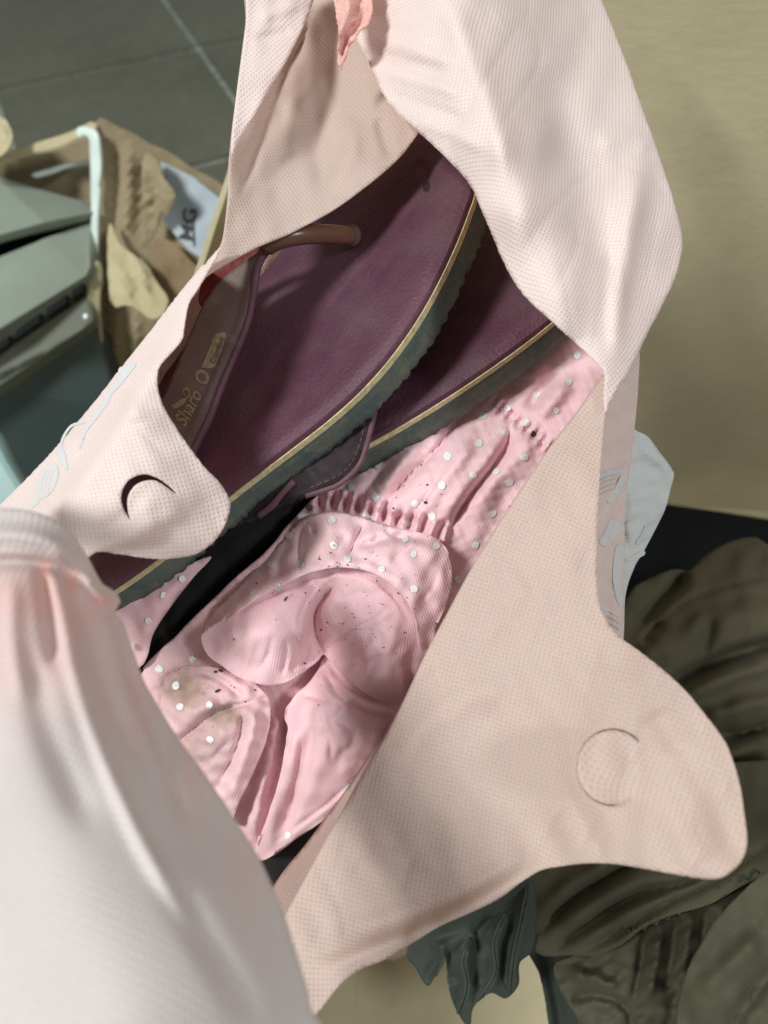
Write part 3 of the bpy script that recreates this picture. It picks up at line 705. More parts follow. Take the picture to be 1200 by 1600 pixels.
dep_t = Depth([(880, 500, .386), (960, 560, .376), (960, 640, .36), (830, 830, .356), (730, 1000, .356), (660, 1120, .358), (600, 1210, .362), (480, 1305, .368), (405, 1342, .374), (250, 1200, .366), (200, 1080, .370), (240, 1035, .369), (330, 940, .367), (420, 860, .364), (490, 780, .370), (600, 690, .374), (740, 620, .381),
               (640, 760, .352), (780, 760, .354), (700, 700, .358), (860, 620, .366), (600, 850, .352), (520, 850, .354), (560, 930, .356), (650, 900, .352), (500, 1012, .368), (610, 1010, .358), (410, 1000, .360), (300, 1100, .362), (345, 1180, .362), (480, 1200, .364), (555, 1150, .358), (440, 940, .356), (730, 900, .356)],
              folds=[(f[0], f[1] * 1.5) + tuple(f[2:]) for f in folds] + [([(440, 1110), (425, 1180), (405, 1250), (392, 1330)], 8, 14), ([(452, 1120), (436, 1190), (415, 1260)], -5, 6, 'v')], noise=[(.8, 60, 21), (.25, 18, 5)])
pts_t = [(880, 500), (960, 560), (960, 640), (830, 830), (730, 1000), (660, 1120), (604, 1190), (572, 1222), (540, 1250), (505, 1280), (460, 1310), (425, 1335), (405, 1342), (375, 1330), (250, 1200), (200, 1090), (225, 1047), (270, 1002), (330, 942), (380, 897), (420, 862), (455, 818), (490, 782), (540, 735), (600, 690), (740, 620)]
fab = sheet('fabric', pts_t, dep_t, M['pink'], tr, step=3.6, thick=.0008, rot=-20, rolls=[((604, 1190), (405, 1342)), ((225, 1047), (490, 782))], crum=(.07, .02, 36, 3, (.75, .66), 1), key='t')

RL = [(.6, .0004), (1.0, .0012), (1.0, .003), (-.5, .006), (-4, .012), (-10, .02)]
# dotted lobe hanging from the elastic
o_lobe = [(448, 838), (470, 812), (500, 802), (530, 801), (565, 808), (610, 822), (650, 832), (682, 842), (699, 864), (705, 900), (697, 942), (680, 982), (672, 1030), (655, 1010), (648, 965), (622, 922), (580, 894), (530, 886), (480, 896), (425, 922), (372, 955), (338, 984), (318, 992), (325, 968), (356, 932), (405, 882)]
dep_l = Depth([(448, 838, .364), (500, 802, .352), (565, 808, .350), (650, 832, .346), (699, 864, .341), (705, 900, .339), (680, 982, .338), (672, 1030, .340), (648, 965, .330), (580, 894, .327), (530, 886, .327), (480, 896, .330), (425, 922, .335), (372, 955, .342), (285, 1012, .371), (262, 1020, .378), (300, 975, .374), (405, 880, .367), (560, 850, .335), (640, 880, .329), (500, 850, .340), (420, 895, .346)],
    folds=[([(520, 870), (530, 850), (545, 835)], -1.5, 4, 'v'), ([(610, 880), (630, 862), (655, 858)], -1.5, 4, 'v'), ([(575, 870), (585, 850), (590, 832)], -1.8, 4, 'v'), ([(655, 940), (675, 920), (685, 890)], -1.5, 5, 'v'), ([(470, 892), (468, 860), (478, 815)], -6, 6, 'v'), ([(545, 872), (556, 842), (570, 815)], -6, 6, 'v'), ([(505, 880), (512, 845), (522, 812)], 3, 17), ([(590, 880), (600, 850), (615, 830)], 3, 18), ([(556, 856), (600, 842), (640, 838), (672, 846)], -4, 7), ([(620, 850), (655, 850), (690, 872)], 3, 12),
           ([(478, 815), (488, 822), (492, 835)], -3, 4), ([(600, 826), (612, 836), (630, 842)], -3, 4), ([(650, 835), (640, 845), (632, 856)], -2, 4), ([(430, 905), (440, 870), (455, 845)], -2.5, 7), ([(690, 880), (692, 920), (680, 965)], 2, 10),
           ([(335, 975), (372, 945), (425, 913), (480, 888), (530, 878), (580, 885), (626, 914), (654, 960)], 1.6, 8)], noise=[(.6, 40, 31)], fscale=1.0)
lobe = sheet('fold', o_lobe, dep_l, M['pink'], tr, step=3.6, thick=.0008, rot=-20, rolls=[((650, 832), (335, 985), RL)], crum=(.10, .02, 50, 5, (.9, .4), 1), key='l')
# plain inside of the leg, gathered to a pit
o_in = [(318, 992), (345, 968), (372, 945), (425, 912), (480, 886), (530, 876), (580, 882), (628, 915), (660, 965), (668, 1020), (668, 1070), (650, 1100), (618, 1104), (580, 1088), (545, 1062), (520, 1036), (505, 1022), (492, 1034), (462, 1056), (436, 1068), (415, 1070), (380, 1060), (348, 1040), (325, 1020)]
dep_i = Depth([(318, 992, .350), (372, 945, .348), (425, 912, .343), (480, 886, .338), (530, 876, .335), (580, 882, .335), (628, 915, .337), (660, 965, .338), (668, 1070, .345), (618, 1104, .345), (545, 1062, .340), (505, 1020, .358), (462, 1056, .346), (415, 1070, .344), (348, 1040, .349), (400, 1005, .337), (450, 990, .335), (600, 1000, .327), (610, 1050, .330), (560, 940, .332), (490, 930, .338)],
    folds=[([(400, 1050), (420, 1020), (425, 990)], -1.6, 5, 'v'), ([(440, 1055), (448, 1025), (446, 1000)], -1.8, 4, 'v'), ([(525, 1035), (560, 1035), (600, 1025)], -1.6, 4, 'v'), ([(515, 1020), (550, 1005), (590, 1000)], -1.2, 4, 'v'), ([(540, 935), (565, 925), (590, 935)], -1.3, 4, 'v'), ([(500, 935), (508, 915), (528, 905)], -1.5, 4, 'v'), ([(440, 950), (460, 930), (490, 920)], -1.2, 5, 'v'), ([(505, 1022), (493, 990), (492, 960), (504, 935), (525, 912)], -9, 7, 'v'), ([(474, 1010), (472, 970), (486, 935), (510, 908)], 4.5, 10), ([(520, 985), (516, 955), (530, 930)], 2.5, 12), ([(508, 1016), (560, 980), (612, 948)], -1.4, 2.0), ([(508, 1018), (560, 985), (615, 955)], .9, 5), ([(470, 1040), (482, 1010), (480, 980)], -4, 5, 'v'), ([(455, 1052), (466, 1020), (462, 990)], -2, 6), ([(372, 962), (425, 930), (480, 905), (530, 894), (575, 902), (612, 930), (640, 975)], -2.0, 2.4), ([(365, 955), (425, 920), (480, 896), (530, 884), (580, 892), (620, 920), (652, 970)], 1.8, 6),
           ([(660, 990), (640, 1030), (650, 1080)], -2, 12), ([(350, 1000), (400, 985), (440, 960)], 2, 20), ([(560, 1050), (600, 1060), (640, 1050)], 2, 16)], noise=[(.5, 45, 8)], fscale=1.05)
sheet('fold', o_in, dep_i, M['pink_plain'], tr, step=3.6, thick=.0008, rot=12, rolls=[((668, 1070), (318, 992), RL)], crum=(.11, .015, 50, 8, (.95, .3), 1), key='i')
# plain lower bulge
o_lo = [(497, 1048), (510, 1026), (524, 1034), (545, 1058), (580, 1082), (620, 1096), (668, 1096), (650, 1130), (604, 1190), (572, 1222), (540, 1250), (505, 1280), (460, 1310), (425, 1335), (405, 1342), (402, 1325), (418, 1280), (434, 1230), (446, 1180), (452, 1140), (448, 1118), (462, 1090), (480, 1070)]
dep_b = Depth([(497, 1048, .357), (545, 1058, .346), (620, 1096, .344), (668, 1096, .346), (604, 1190, .344), (540, 1250, .350), (460, 1310, .360), (405, 1342, .368), (418, 1280, .360), (434, 1230, .354), (446, 1180, .349), (450, 1125, .350), (480, 1070, .352), (555, 1140, .329), (510, 1120, .333), (590, 1150, .334), (480, 1200, .342), (520, 1200, .338), (530, 1090, .336)],
    folds=[([(520, 1120), (548, 1140), (585, 1150)], -1.6, 4, 'v'), ([(500, 1110), (515, 1150), (518, 1190)], -1.5, 5, 'v'), ([(560, 1110), (590, 1128), (620, 1135)], -1.5, 4, 'v'), ([(470, 1150), (466, 1200), (450, 1260)], -2.5, 4, 'v'), ([(540, 1180), (560, 1190), (590, 1180)], -1.0, 5, 'v'), ([(512, 1030), (535, 1066), (575, 1092), (630, 1108)], -6, 6, 'v'), ([(522, 1052), (552, 1085), (595, 1105), (640, 1118)], 3.5, 8), ([(508, 1050), (528, 1085), (566, 1110), (610, 1128)], -4.5, 6, 'v'), ([(500, 1050), (508, 1080), (530, 1105)], 3.5, 10), ([(470, 1085), (500, 1090), (535, 1104)], -4.5, 6, 'v'), ([(458, 1125), (452, 1180), (432, 1250), (410, 1325)], 3, 11), ([(484, 1130), (478, 1190), (460, 1250), (436, 1310)], -5, 10), ([(505, 1150), (500, 1200), (480, 1260)], 2.5, 14), ([(596, 1180), (550, 1222), (500, 1265), (430, 1315)], -1.4, 2.4), ([(600, 1182), (556, 1226), (505, 1270), (432, 1322)], .9, 4)], noise=[(.5, 50, 12)], fscale=.95)
sheet('fold', o_lo, dep_b, M['pink_plain'], tr, step=3.6, thick=.0008, rot=-40, rolls=[((604, 1190), (510, 1026), RL)], crum=(.13, .015, 50, 4, (.9, .45), 1), key='b')
# soiled lobe
o_di = [(296, 1042), (340, 1044), (380, 1058), (408, 1078), (420, 1096), (420, 1130), (412, 1165), (396, 1205), (376, 1245), (352, 1290), (300, 1260), (262, 1180), (252, 1120), (258, 1075), (274, 1050)]
dep_d = Depth([(296, 1042, .356), (340, 1044, .354), (408, 1078, .347), (420, 1110, .344), (396, 1205, .348), (352, 1290, .358), (262, 1180, .362), (252, 1120, .362), (258, 1075, .360), (300, 1090, .347), (345, 1080, .344), (390, 1120, .338), (370, 1180, .341), (310, 1170, .348), (310, 1220, .352)],
    folds=[([(300, 1075), (325, 1070), (350, 1080)], -1.5, 4, 'v'), ([(290, 1130), (310, 1140), (330, 1138)], -1.5, 4, 'v'), ([(330, 1190), (345, 1170), (360, 1160)], -1.8, 4, 'v'), ([(270, 1165), (300, 1142), (330, 1118), (360, 1105), (385, 1100)], -8, 6, 'v'), ([(275, 1135), (310, 1110), (345, 1092)], 3, 12), ([(372, 1102), (398, 1094), (418, 1092)], -1.6, 2.4), ([(378, 1104), (376, 1140), (366, 1175), (340, 1230)], -5, 6, 'v'), ([(398, 1104), (394, 1150), (374, 1205), (352, 1260)], 3.5, 11), ([(310, 1050), (345, 1062), (378, 1090)], -2.5, 5), ([(330, 1050), (365, 1065), (400, 1085)], 1.8, 8), ([(300, 1180), (330, 1160), (360, 1150)], 2, 14), ([(262, 1080), (280, 1100), (290, 1120)], 1.5, 10)], noise=[(.6, 30, 15)], fscale=1.1)
dirty = sheet('fold', o_di, dep_d, M['pink'], tr, step=3.6, thick=.0008, rot=25, rolls=[((296, 1042), (352, 1290), RL), ((252, 1120), (296, 1042), RL)], crum=(.11, .015, 50, 6, (.6, .8), 1), key='d')
# soiled patches on the cloth itself
def soil(ob):
    me = ob.data; vc = me.color_attributes.new('stain', 'FLOAT_COLOR', 'POINT'); co = np.zeros(len(me.vertices) * 3); me.vertices.foreach_get('co', co); co = co.reshape(-1, 3)
    rel = co - np.array(CAM); dd = rel[:, 1] * sP - rel[:, 2] * cP; upv = rel[:, 1] * cP + rel[:, 2] * sP
    vx = 600 + FPX * rel[:, 0] / dd; vy = 800 - FPX * upv / dd; st = np.zeros(len(vx))
    for cx, cy, rx, ry, a in ((288, 1080, 44, 38, 1.3), (350, 1120, 44, 28, 1.1), (318, 1165, 45, 50, .8), (505, 850, 30, 22, .4), (640, 850, 40, 14, .35), (640, 735, 60, 30, .16), (760, 850, 40, 50, .16)):
        st = np.maximum(st, a * np.exp(-(((vx - cx) / rx) ** 2 + ((vy - cy) / ry) ** 2)))
    vc.data.foreach_set('color', np.stack([st, st, st, np.ones(len(st))], 1).ravel())
for ob in (fab, lobe, dirty): soil(ob)
stack = [(np.array(o_lobe, float), dep_l), (np.array(o_in, float), dep_i), (np.array(o_lo, float), dep_b), (np.array(o_di, float), dep_d)]
def dep_all(x, y):
    x = np.asarray(x, float); y = np.asarray(y, float); d = dep_t(x, y)
    for po, f in stack:
        m_ = in_poly(x, y, po); e = f(x, y); d = np.where(m_ & (e < d), e, d)
    return d
def warp_all(x, y):
    d = dep_t(x, y); ks = np.zeros(len(x), int)
    for q_, (po, f) in enumerate(stack):
        m_ = in_poly(x, y, po); e = f(x, y); up_ = m_ & (e < d); d = np.where(up_, e, d); ks[up_] = q_ + 1
    k_ = int(np.bincount(ks).argmax())
    return warp_delta('tlibd'[k_], x, y)
dots = [(549, 762), (591, 728), (633, 698), (699, 712), (690, 758), (739, 742), (587, 776), (648, 787), (675, 807), (477, 807), (519, 813), (453, 837), (521, 852), (572, 806), (637, 818), (633, 842), (682, 853), (646, 866), (596, 889), (543, 873), (470, 880), (425, 882), (646, 920), (435, 918), (743, 852), (715, 905), (678, 668), (863, 533), (902, 555), (889, 597), (838, 616), (809, 598), (869, 641), (792, 637), (823, 660), (754, 649), (789, 676), (748, 692), (819, 714), (775, 736), (795, 754), (769, 802), (248, 1045), (324, 982), (300, 1030), (275, 1071), (281, 1104), (327, 1101), (328, 1156), (541, 1228), (450, 1304), (395, 924)]
decals('polka_dots', [ellipse(x, y, 6.4 * random.uniform(.85, 1.05), 6.4 * random.uniform(.85, 1.05), random.uniform(0, 180), 11, .22) for x, y in dots], dep_all, M['dot'], tr, .0006, 3, 'stuff', warp_all)
lint = []
for _ in range(150):
    cx, cy = random.choice([(505, 850), (600, 960), (560, 1000), (640, 800), (360, 1060), (690, 790), (480, 930), (560, 900)])
    x, y = random.gauss(cx, 55), random.gauss(cy, 42); r = random.choice([.45, .5, .6, .6, .7, .8, 1.1])
    lint.append(ellipse(x, y, r * random.uniform(1, 2.2), r, random.uniform(0, 180), 6, .4))
lint += [ellipse(447, 936, 5, 1.4, -50, 7, .4), ellipse(833, 678, 5, 4, 20, 8, .5), ellipse(665, 785, 2.8, 2.4), ellipse(345, 1048, 4, 2, 20), ellipse(337, 1050, 3, 2), ellipse(340, 1079, 5, 2, -30)]
decals('lint_specks', lint, dep_all, M['lint'], tr, .0007, 4, 'stuff', warp_all)
def stitches(name, pl, mat, parent, dep, dash=5, gap=4, w=1.6, lift=.0006, warp=None):
    q = catmull(pl, False, 1.0); out = []; i = 0
    while i + dash < len(q):
        seg = q[i:i + dash + 1]; t = seg[-1] - seg[0]; L = np.linalg.norm(t) + 1e-9; nn = np.array([-t[1], t[0]]) / L * w / 2
        out.append([seg[0] + nn, seg[-1] + nn, seg[-1] - nn, seg[0] - nn]); i += dash + gap
    return decals(name, out, dep, mat, parent, lift, 6, 'stuff', warp)
stitches('seam_stitches', [(510, 1012), (560, 978), (612, 948)], M['thread'], tr, dep_i, 5, 3, 1.6, .0006, lambda x, y: warp_delta('i', x, y))
stitches('seam_stitches', [(772, 628), (790, 645), (812, 662), (836, 680), (860, 700)], M['dot'], tr, dep_t, 4, 4, 2.6, .001, lambda x, y: warp_delta('t', x, y))
leg = sheet('trouser_leg', [(170, 960), (200, 925), (250, 905), (300, 880), (330, 870), (300, 905), (262, 955), (240, 990), (222, 1040), (190, 1040)],
    Depth([(170, 960, .362), (330, 870, .372), (222, 1040, .366), (240, 950, .358)], folds=[([(215, 1020), (235, 960), (290, 900)], 4, 14)], noise=[(.8, 40, 3)]), M['pink_plain'], tr, step=5, thick=.0008, rot=-30)
ld = leg
decals('polka_dots', [ellipse(x, y, 5.5, 5.5, 0, 10, .2) for x, y in ((232, 970), (256, 930), (205, 1010), (285, 905))], Depth([(170, 960, .358), (330, 870, .368), (222, 1040, .362), (240, 950, .354)]), M['dot'], tr, .0, 5, 'stuff')

# ================================================================== SANDALS
def make_sandal(label, outline, p0, tilt, perp, lay, dish, seed):
    """perp: image direction (right, up) of the side we see; sole extruded away along the footbed normal"""
    root = thing('sandal', P(*p0), label, 'sandal')
    st_, ct = math.sin(tilt), math.cos(tilt)
    n = Vector((-perp[0] * st_, -perp[1] * st_, ct)).normalized(); nw = cam2world(n)
    p0c = Vector(((p0[0] - 600) / FPX * p0[2], (800 - p0[1]) / FPX * p0[2], -p0[2])); kk = n.dot(p0c)
    def plane(x, y):
        a = (np.asarray(x, float) - 600) / FPX; b = (800 - np.asarray(y, float)) / FPX
        return kk / (n.x * a + n.y * b - n.z)
    poly = catmull(outline, True, 3.2); closed = np.vstack([poly, poly[:1]])
    def surf(x, y):
        t, _, _ = poly_dist(np.asarray(x, float), np.asarray(y, float), closed[::3])
        hh = -dish * (1 - np.exp(-(t / 70.0) ** 2)) - .0018 * np.exp(-(t / 9.0) ** 2)
        return plane(x, y) - hh / n.z
    dep = Depth(None, fn=surf, noise=[(.35, 90, seed)], folds=lay.get('folds', []))
    v, tri, ring = cdt(poly, [], 6)
    d = dep(v[:, 0], v[:, 1]); co = [Vector(p) for p in P_np(v[:, 0], v[:, 1], d)]
    edge = [co[i] for i in ring]; m = len(edge); cen = sum(edge, Vector()) / m
    outv = []
    for i in range(m):
        t = (edge[(i + 1) % m] - edge[i - 1]).normalized(); o = t.cross(nw).normalized()
        if o.dot(edge[i] - cen) < 0: o = -o
        outv.append(o)
    r = np.random.RandomState(seed)
    jit = np.convolve(r.randn(m), [.25, .5, .25], 'same') * .55 + np.sin(np.arange(m) * .9) * .9 + np.convolve(r.randn(m), np.ones(12) / 12, 'same') * 1.6
    def band(name, rows, mat, base=None, basef=None):
        V = list(base) if base else []; F_ = list(basef) if basef else []
        first = None
        for ri, (dn, do, jg, jo) in enumerate(rows):
            idx0 = len(V)
            for i in range(m): V.append(edge[i] - nw * (dn + jg * jit[i]) + outv[i] * (do + jo * jit[(i * 7 + ri * 13) % m]))
            if first is not None:
                for i in range(m):
                    F_.append((first + i, first + (i + 1) % m, idx0 + (i + 1) % m, idx0 + i))
            first = idx0
        return V, F_, first
    # footbed: top skin + short wall
    V, F_, last = band('footbed', [(0.0, 0, 0, 0), (.0010, .0006, 0, 0), (.0029, .0006, 0, 0)], M['footbed'])
    base = len(V); V += co; F_ += [tuple(int(i) + base for i in t) for t in tri]
    fb = mesh_obj('footbed', V, F_, M['footbed'], root)
    lay_uv = fb.data.uv_layers.new(name='uv'); ax = cam2world(Vector((-perp[1], perp[0], 0))); ay = cam2world(Vector((perp[0], perp[1], 0)))
    uvs = np.array([(p.dot(ax), p.dot(ay)) for p in V]); li = np.zeros(len(fb.data.loops), int); fb.data.loops.foreach_get('vertex_index', li)
    lay_uv.data.foreach_set('uv', uvs[li].ravel())
    V, F_, _ = band('midsole', [(.0027, -.004, 0, 0), (.0028, .0011, 0, 0), (.0058, .0011, 0, 0), (.0059, -.004, 0, 0)], M['gold']); mesh_obj('midsole', V, F_, M['gold'], root, False)
    rows = [(.0057, -.004, 0, 0), (.0058, .0004, 0, 0), (.009, .0010, 0, .0001), (.0115, .0004, 0, .0001), (.015, .0010, .0001, .00012), (lay['t'], .0003, .0006, .0003), (lay['t'] + .0008, -.003, .0004, 0), (lay['t'] + .0008, -.03, 0, 0)]
    V, F_, last = band('outsole', rows, M['outsole'])
    F_.append(tuple(range(last, last + m)))
    mesh_obj('outsole', V, F_, M['outsole'], root)
    return root, dep, nw
PERP = (.787, -.618)
out1 = [(735, 290), (724, 330), (702, 385), (673, 445), (641, 500), (600, 557), (555, 607), (505, 652), (450, 695), (400, 733), (355, 768), (300, 815), (250, 860), (200, 898), (150, 930), (110, 944), (75, 930), (60, 890), (72, 835), (108, 762), (150, 692), (192, 624), (232, 565), (276, 518), (332, 482), (392, 446), (440, 392), (490, 335), (540, 285), (590, 240), (640, 205), (690, 197), (725, 235)]
s1, dep1, n1 = make_sandal('maroon flip flop on top with brown strap showing its khaki lettering', out1, (600, 557, .315), R(37), PERP,
    {'t': .0188, 'folds': [([(655, 250), (672, 290), (668, 330)], -1.5, 8), ([(640, 270), (650, 250), (662, 245), (672, 258)], .7, 3), ([(430, 640), (560, 500), (660, 360)], .9, 16), ([(380, 640), (520, 490), (620, 330)], -1.0, 30)]}, .0032, 4)
out2 = [(905, 440), (890, 470), (862, 494), (830, 520), (790, 550), (740, 585), (690, 618), (640, 649), (585, 680), (530, 708), (470, 735), (400, 765), (340, 790), (300, 780), (300, 740), (340, 690), (400, 630), (460, 570), (530, 490), (610, 410), (690, 330), (760, 290), (830, 300), (885, 360)]
s2, dep2, n2 = make_sandal('maroon flip flop tucked under the other, its sole resting on the polka dots', out2, (740, 585, .343), R(31), (.58, -.815), {'t': .0218}, .003, 9)
# strap of the upper sandal
dep_s = Depth([(423, 385, .331), (366, 420, .338), (327, 459, .342), (297, 522, .343), (258, 615, .343), (230, 680, .345), (399, 411, .334), (390, 450, .336), (381, 498, .337), (360, 549, .337), (339, 597, .337), (300, 687, .340), (340, 520, .334), (300, 620, .335)],
    folds=[([(412, 400), (390, 460), (376, 505), (352, 556), (330, 605), (292, 690)], .8, 6)])
strap = sheet('strap', [(432, 378), (420, 392), (404, 412), (393, 452), (384, 500), (363, 551), (342, 599), (324, 647), (303, 690), (285, 735), (205, 735), (225, 680), (249, 633), (262, 606), (279, 564), (297, 522), (312, 486), (327, 459), (345, 438), (366, 420), (400, 396), (420, 378)], dep_s, M['strap'], s1, step=4.5, thick=.0022)
pp = catmull([(430, 382), (414, 396), (402, 420), (396, 460), (386, 506), (366, 556), (345, 606), (327, 654), (306, 696), (288, 740)], False, 8)
tube('piping', [Vector(p) for p in P_np(pp[:, 0], pp[:, 1], dep_s(pp[:, 0], pp[:, 1]) + .0008)], .0017, M['piping'], strap, 8)
q2 = [(400, 420), (388, 458), (376, 504), (354, 556), (330, 612), (306, 664), (294, 690)]
stitches('stitches', [(x - 8, y) for x, y in q2], M['red_thread'], strap, dep_s, 7, 4, 1.8, .0004)
sheet('strap_lining', [(426, 380), (400, 398), (366, 422), (330, 460), (318, 480), (310, 470), (316, 440), (330, 422), (352, 408), (385, 390), (420, 372)], Depth([(426, 380, .334), (330, 460, .347), (316, 440, .350), (385, 390, .341)], noise=[(.4, 25, 2)]), M['red'], s1, step=4, thick=.0015)
# lettering on the strap
text_on('lettering', 'Sharo', (289, 668), 62, 31, dep_s, M['letter'], strap, .0005, .3, .80)
decals('lettering', [ellipse(316, 589, 12.5, 10, 50, 16)], dep_s, M['letter'], strap, .0005, 4)
decals('lettering_counter', [ellipse(316, 589, 7.6, 5.6, 50, 14)], dep_s, M['strap'], strap, .0009, 4)
decals('leaf_emblem', [ribbon([(267, 634), (280, 632), (290, 624), (297, 615), (293, 607), (286, 609), (289, 618)], 4.5, 3), ellipse(281, 630, 13, 4.5, -35, 12)], dep_s, M['letter'], strap, .0005, 4)
decals('size_tab', [[(315, 574), (324, 552), (333, 528), (338, 521), (352, 519), (353, 526), (346, 548), (336, 572), (331, 576)]], dep_s, M['letter'], strap, .0005, 4)
text_on('tab_writing', 'Comfort', (335, 570), 68, 13, dep_s, M['strap'], strap, .0009, .2, .95)
# toe post
tp = [(418, 384, .331), (436, 374, .328), (470, 367, .330), (510, 366, .338), (540, 368, .345), (554, 369, .352)]
tps = catmull([(a, b, c * 4000) for a, b, c in tp], False, 8)
tube('toe_post', [P(a, b, c / 4000) for a, b, c in tps], [.0042 for i in range(len(tps))], M['post'], s1, 14)
tube('post_collar', [P(546, 368, .3475), P(549, 368.5, .3488), P(552, 369, .350)], [.0046, .0050, .0049], M['strap'], s1, 14)
decals('toe_stamp', [ellipse(666, 291, 6, 9, 20, 10, .3)], dep1, M['strap_dark'], s1, .0003, 4)
# strap of the lower sandal
dep_s2 = Depth([(585, 627, .338), (570, 693, .335), (530, 753, .336), (433, 788, .341), (405, 806, .345), (420, 770, .343), (500, 690, .339)], folds=[([(575, 640), (560, 700), (520, 745), (460, 775)], 1.2, 9)], noise=[(.4, 40, 2)])
strap2 = sheet('strap', [(560, 610), (587, 622), (581, 653), (571, 693), (558, 727), (531, 753), (507, 763), (477, 773), (433, 788), (405, 806), (380, 812), (400, 780), (440, 730), (500, 670)], dep_s2, M['strap_dark'], s2, step=4.5, thick=.002)
pp = catmull([(588, 622), (583, 654), (573, 694), (560, 728), (532, 755), (508, 765), (477, 775)], False, 8)
tube('piping', [Vector(p) for p in P_np(pp[:, 0], pp[:, 1], dep_s2(pp[:, 0], pp[:, 1]) + .0006)], .0013, M['piping'], strap2, 8)
pp = catmull([(460, 752), (440, 772), (425, 790), (404, 806)], False, 8)
tube('piping', [Vector(p) for p in P_np(pp[:, 0], pp[:, 1], dep_s2(pp[:, 0], pp[:, 1]) - .0005)], .0016, M['piping'], strap2, 8)
stitches('stitches', [(574, 640), (563, 690), (550, 722), (526, 744), (480, 764)], M['red_thread'], strap2, dep_s2, 7, 4, 1.6, .0004)

# ================================================================== THE BAG
bag = thing('nonwoven_bag', (0.02, .24, BZ), 'pale pink nonwoven fabric bag gaping open over sandals and polka dot trousers', 'bag')
# back of the mouth (inner face)
dep_B = Depth([(400, -60, .345), (372, 130, .332), (358, 240, .322), (345, 380, .308), (318, 425, .300), (400, 385, .313), (500, 342, .322), (560, 300, .326), (620, 250, .329), (652, 205, .330), (500, 200, .352), (480, 80, .365), (545, 60, .355), (500, -60, .375), (590, 190, .338), (430, 300, .333), (440, 180, .35)],
    folds=[([(492, 10), (470, 70), (440, 130), (405, 220), (374, 310)], -5, 7, 'v'), ([(470, 140), (462, 190), (455, 240)], 3.5, 16), ([(500, 160), (495, 230), (515, 300)], -3, 18), ([(560, 180), (545, 240), (520, 300)], 2.5, 16), ([(590, 180), (600, 215), (610, 245)], -2.5, 9)], noise=[(.5, 60, 4)])
sheet('mouth_panel', [(396, -60), (384, 40), (372, 130), (359, 240), (356, 310), (347, 375), (330, 405), (312, 438), (340, 420), (400, 387), (450, 366), (500, 340), (530, 322), (560, 300), (592, 275), (620, 250), (640, 226), (655, 203), (660, 180), (640, 150), (615, 110), (590, 70), (575, 40), (560, 20), (545, 0), (545, -60)],
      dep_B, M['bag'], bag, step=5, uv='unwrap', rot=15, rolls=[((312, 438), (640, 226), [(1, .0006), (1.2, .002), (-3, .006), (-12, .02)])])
dep_B2 = Depth([(396, -60, .335), (384, 40, .328), (372, 130, .322), (359, 235, .316), (490, -10, .345), (450, 90, .330), (420, 140, .326)], folds=[([(405, 30), (430, 20), (470, 5)], 2, 10), ([(398, 60), (430, 55), (455, 45)], -1.5, 8)], noise=[(.4, 50, 14)])
sheet('folded_hem', [(396, -60), (384, 40), (372, 130), (363, 205), (362, 240), (370, 228), (390, 192), (420, 142), (450, 90), (474, 42), (490, 0), (505, -60)], dep_B2, M['bag_out'], bag, step=5, uv='unwrap', rot=10, rolls=[((363, 205), (396, -60))] if False else [])
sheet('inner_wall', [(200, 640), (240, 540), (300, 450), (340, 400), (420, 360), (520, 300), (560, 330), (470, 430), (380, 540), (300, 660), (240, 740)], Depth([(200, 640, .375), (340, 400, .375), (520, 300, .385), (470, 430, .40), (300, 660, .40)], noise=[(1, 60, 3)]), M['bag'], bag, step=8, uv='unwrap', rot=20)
# large bright flap at the top
dep_A = Depth([(590, -60, .335), (700, -60, .31), (935, -60, .38), (590, 80, .328), (600, 150, .318), (652, 205, .303), (735, 290, .292), (770, 370, .288), (810, 450, .286), (905, 540, .284), (945, 582, .283), (690, 50, .303), (745, 120, .292), (785, 220, .282), (810, 330, .276), (870, 460, .278), (860, 130, .322), (890, 260, .310), (930, 380, .298), (960, 60, .362), (1002, 170, .342), (1037, 270, .330), (1062, 375, .322), (1058, 415, .319), (1030, 480, .306), (990, 560, .293), (950, 630, .284), (1000, 320, .312)],
    folds=[([(690, -20), (735, 90), (775, 190), (800, 300)], 4, 22), ([(860, 100), (880, 200), (915, 290), (945, 400)], -4, 34), ([(1000, 240), (985, 340), (965, 450), (948, 570)], 5, 20), ([(960, 380), (950, 470), (945, 560)], -3.5, 14),
           ([(575, 60), (640, 75), (720, 100)], 2.2, 12), ([(590, 110), (650, 125), (730, 150)], 2.0, 11), ([(582, 85), (640, 100), (700, 115)], -2.0, 9), ([(600, 145), (660, 165), (730, 190)], -1.6, 11), ([(640, 190), (700, 205), (760, 235)], 1.2, 12), ([(930, 220), (990, 215), (1020, 235)], 2, 15)], noise=[(.5, 80, 6)], crease=(.7, 130, 2, 5))
sheet('mouth_flap', [(575, -60), (572, 20), (556, 55), (566, 78), (582, 110), (600, 150), (625, 180), (652, 205), (680, 230), (705, 255), (735, 290), (752, 328), (770, 370), (788, 412), (810, 450), (835, 478), (860, 500), (884, 522), (905, 540), (928, 562), (945, 582), (944, 610), (946, 645), (955, 628), (972, 596), (990, 562), (1010, 520), (1030, 482), (1050, 440), (1061, 405), (1064, 372), (1052, 318), (1037, 270), (1020, 220), (1000, 165), (980, 108), (960, 55), (940, 5), (915, -60)],
      dep_A, M['bag_out'], bag, step=5.5, uv='unwrap', rot=-12, jag=.5, rolls=[((972, 596), (915, -60))])
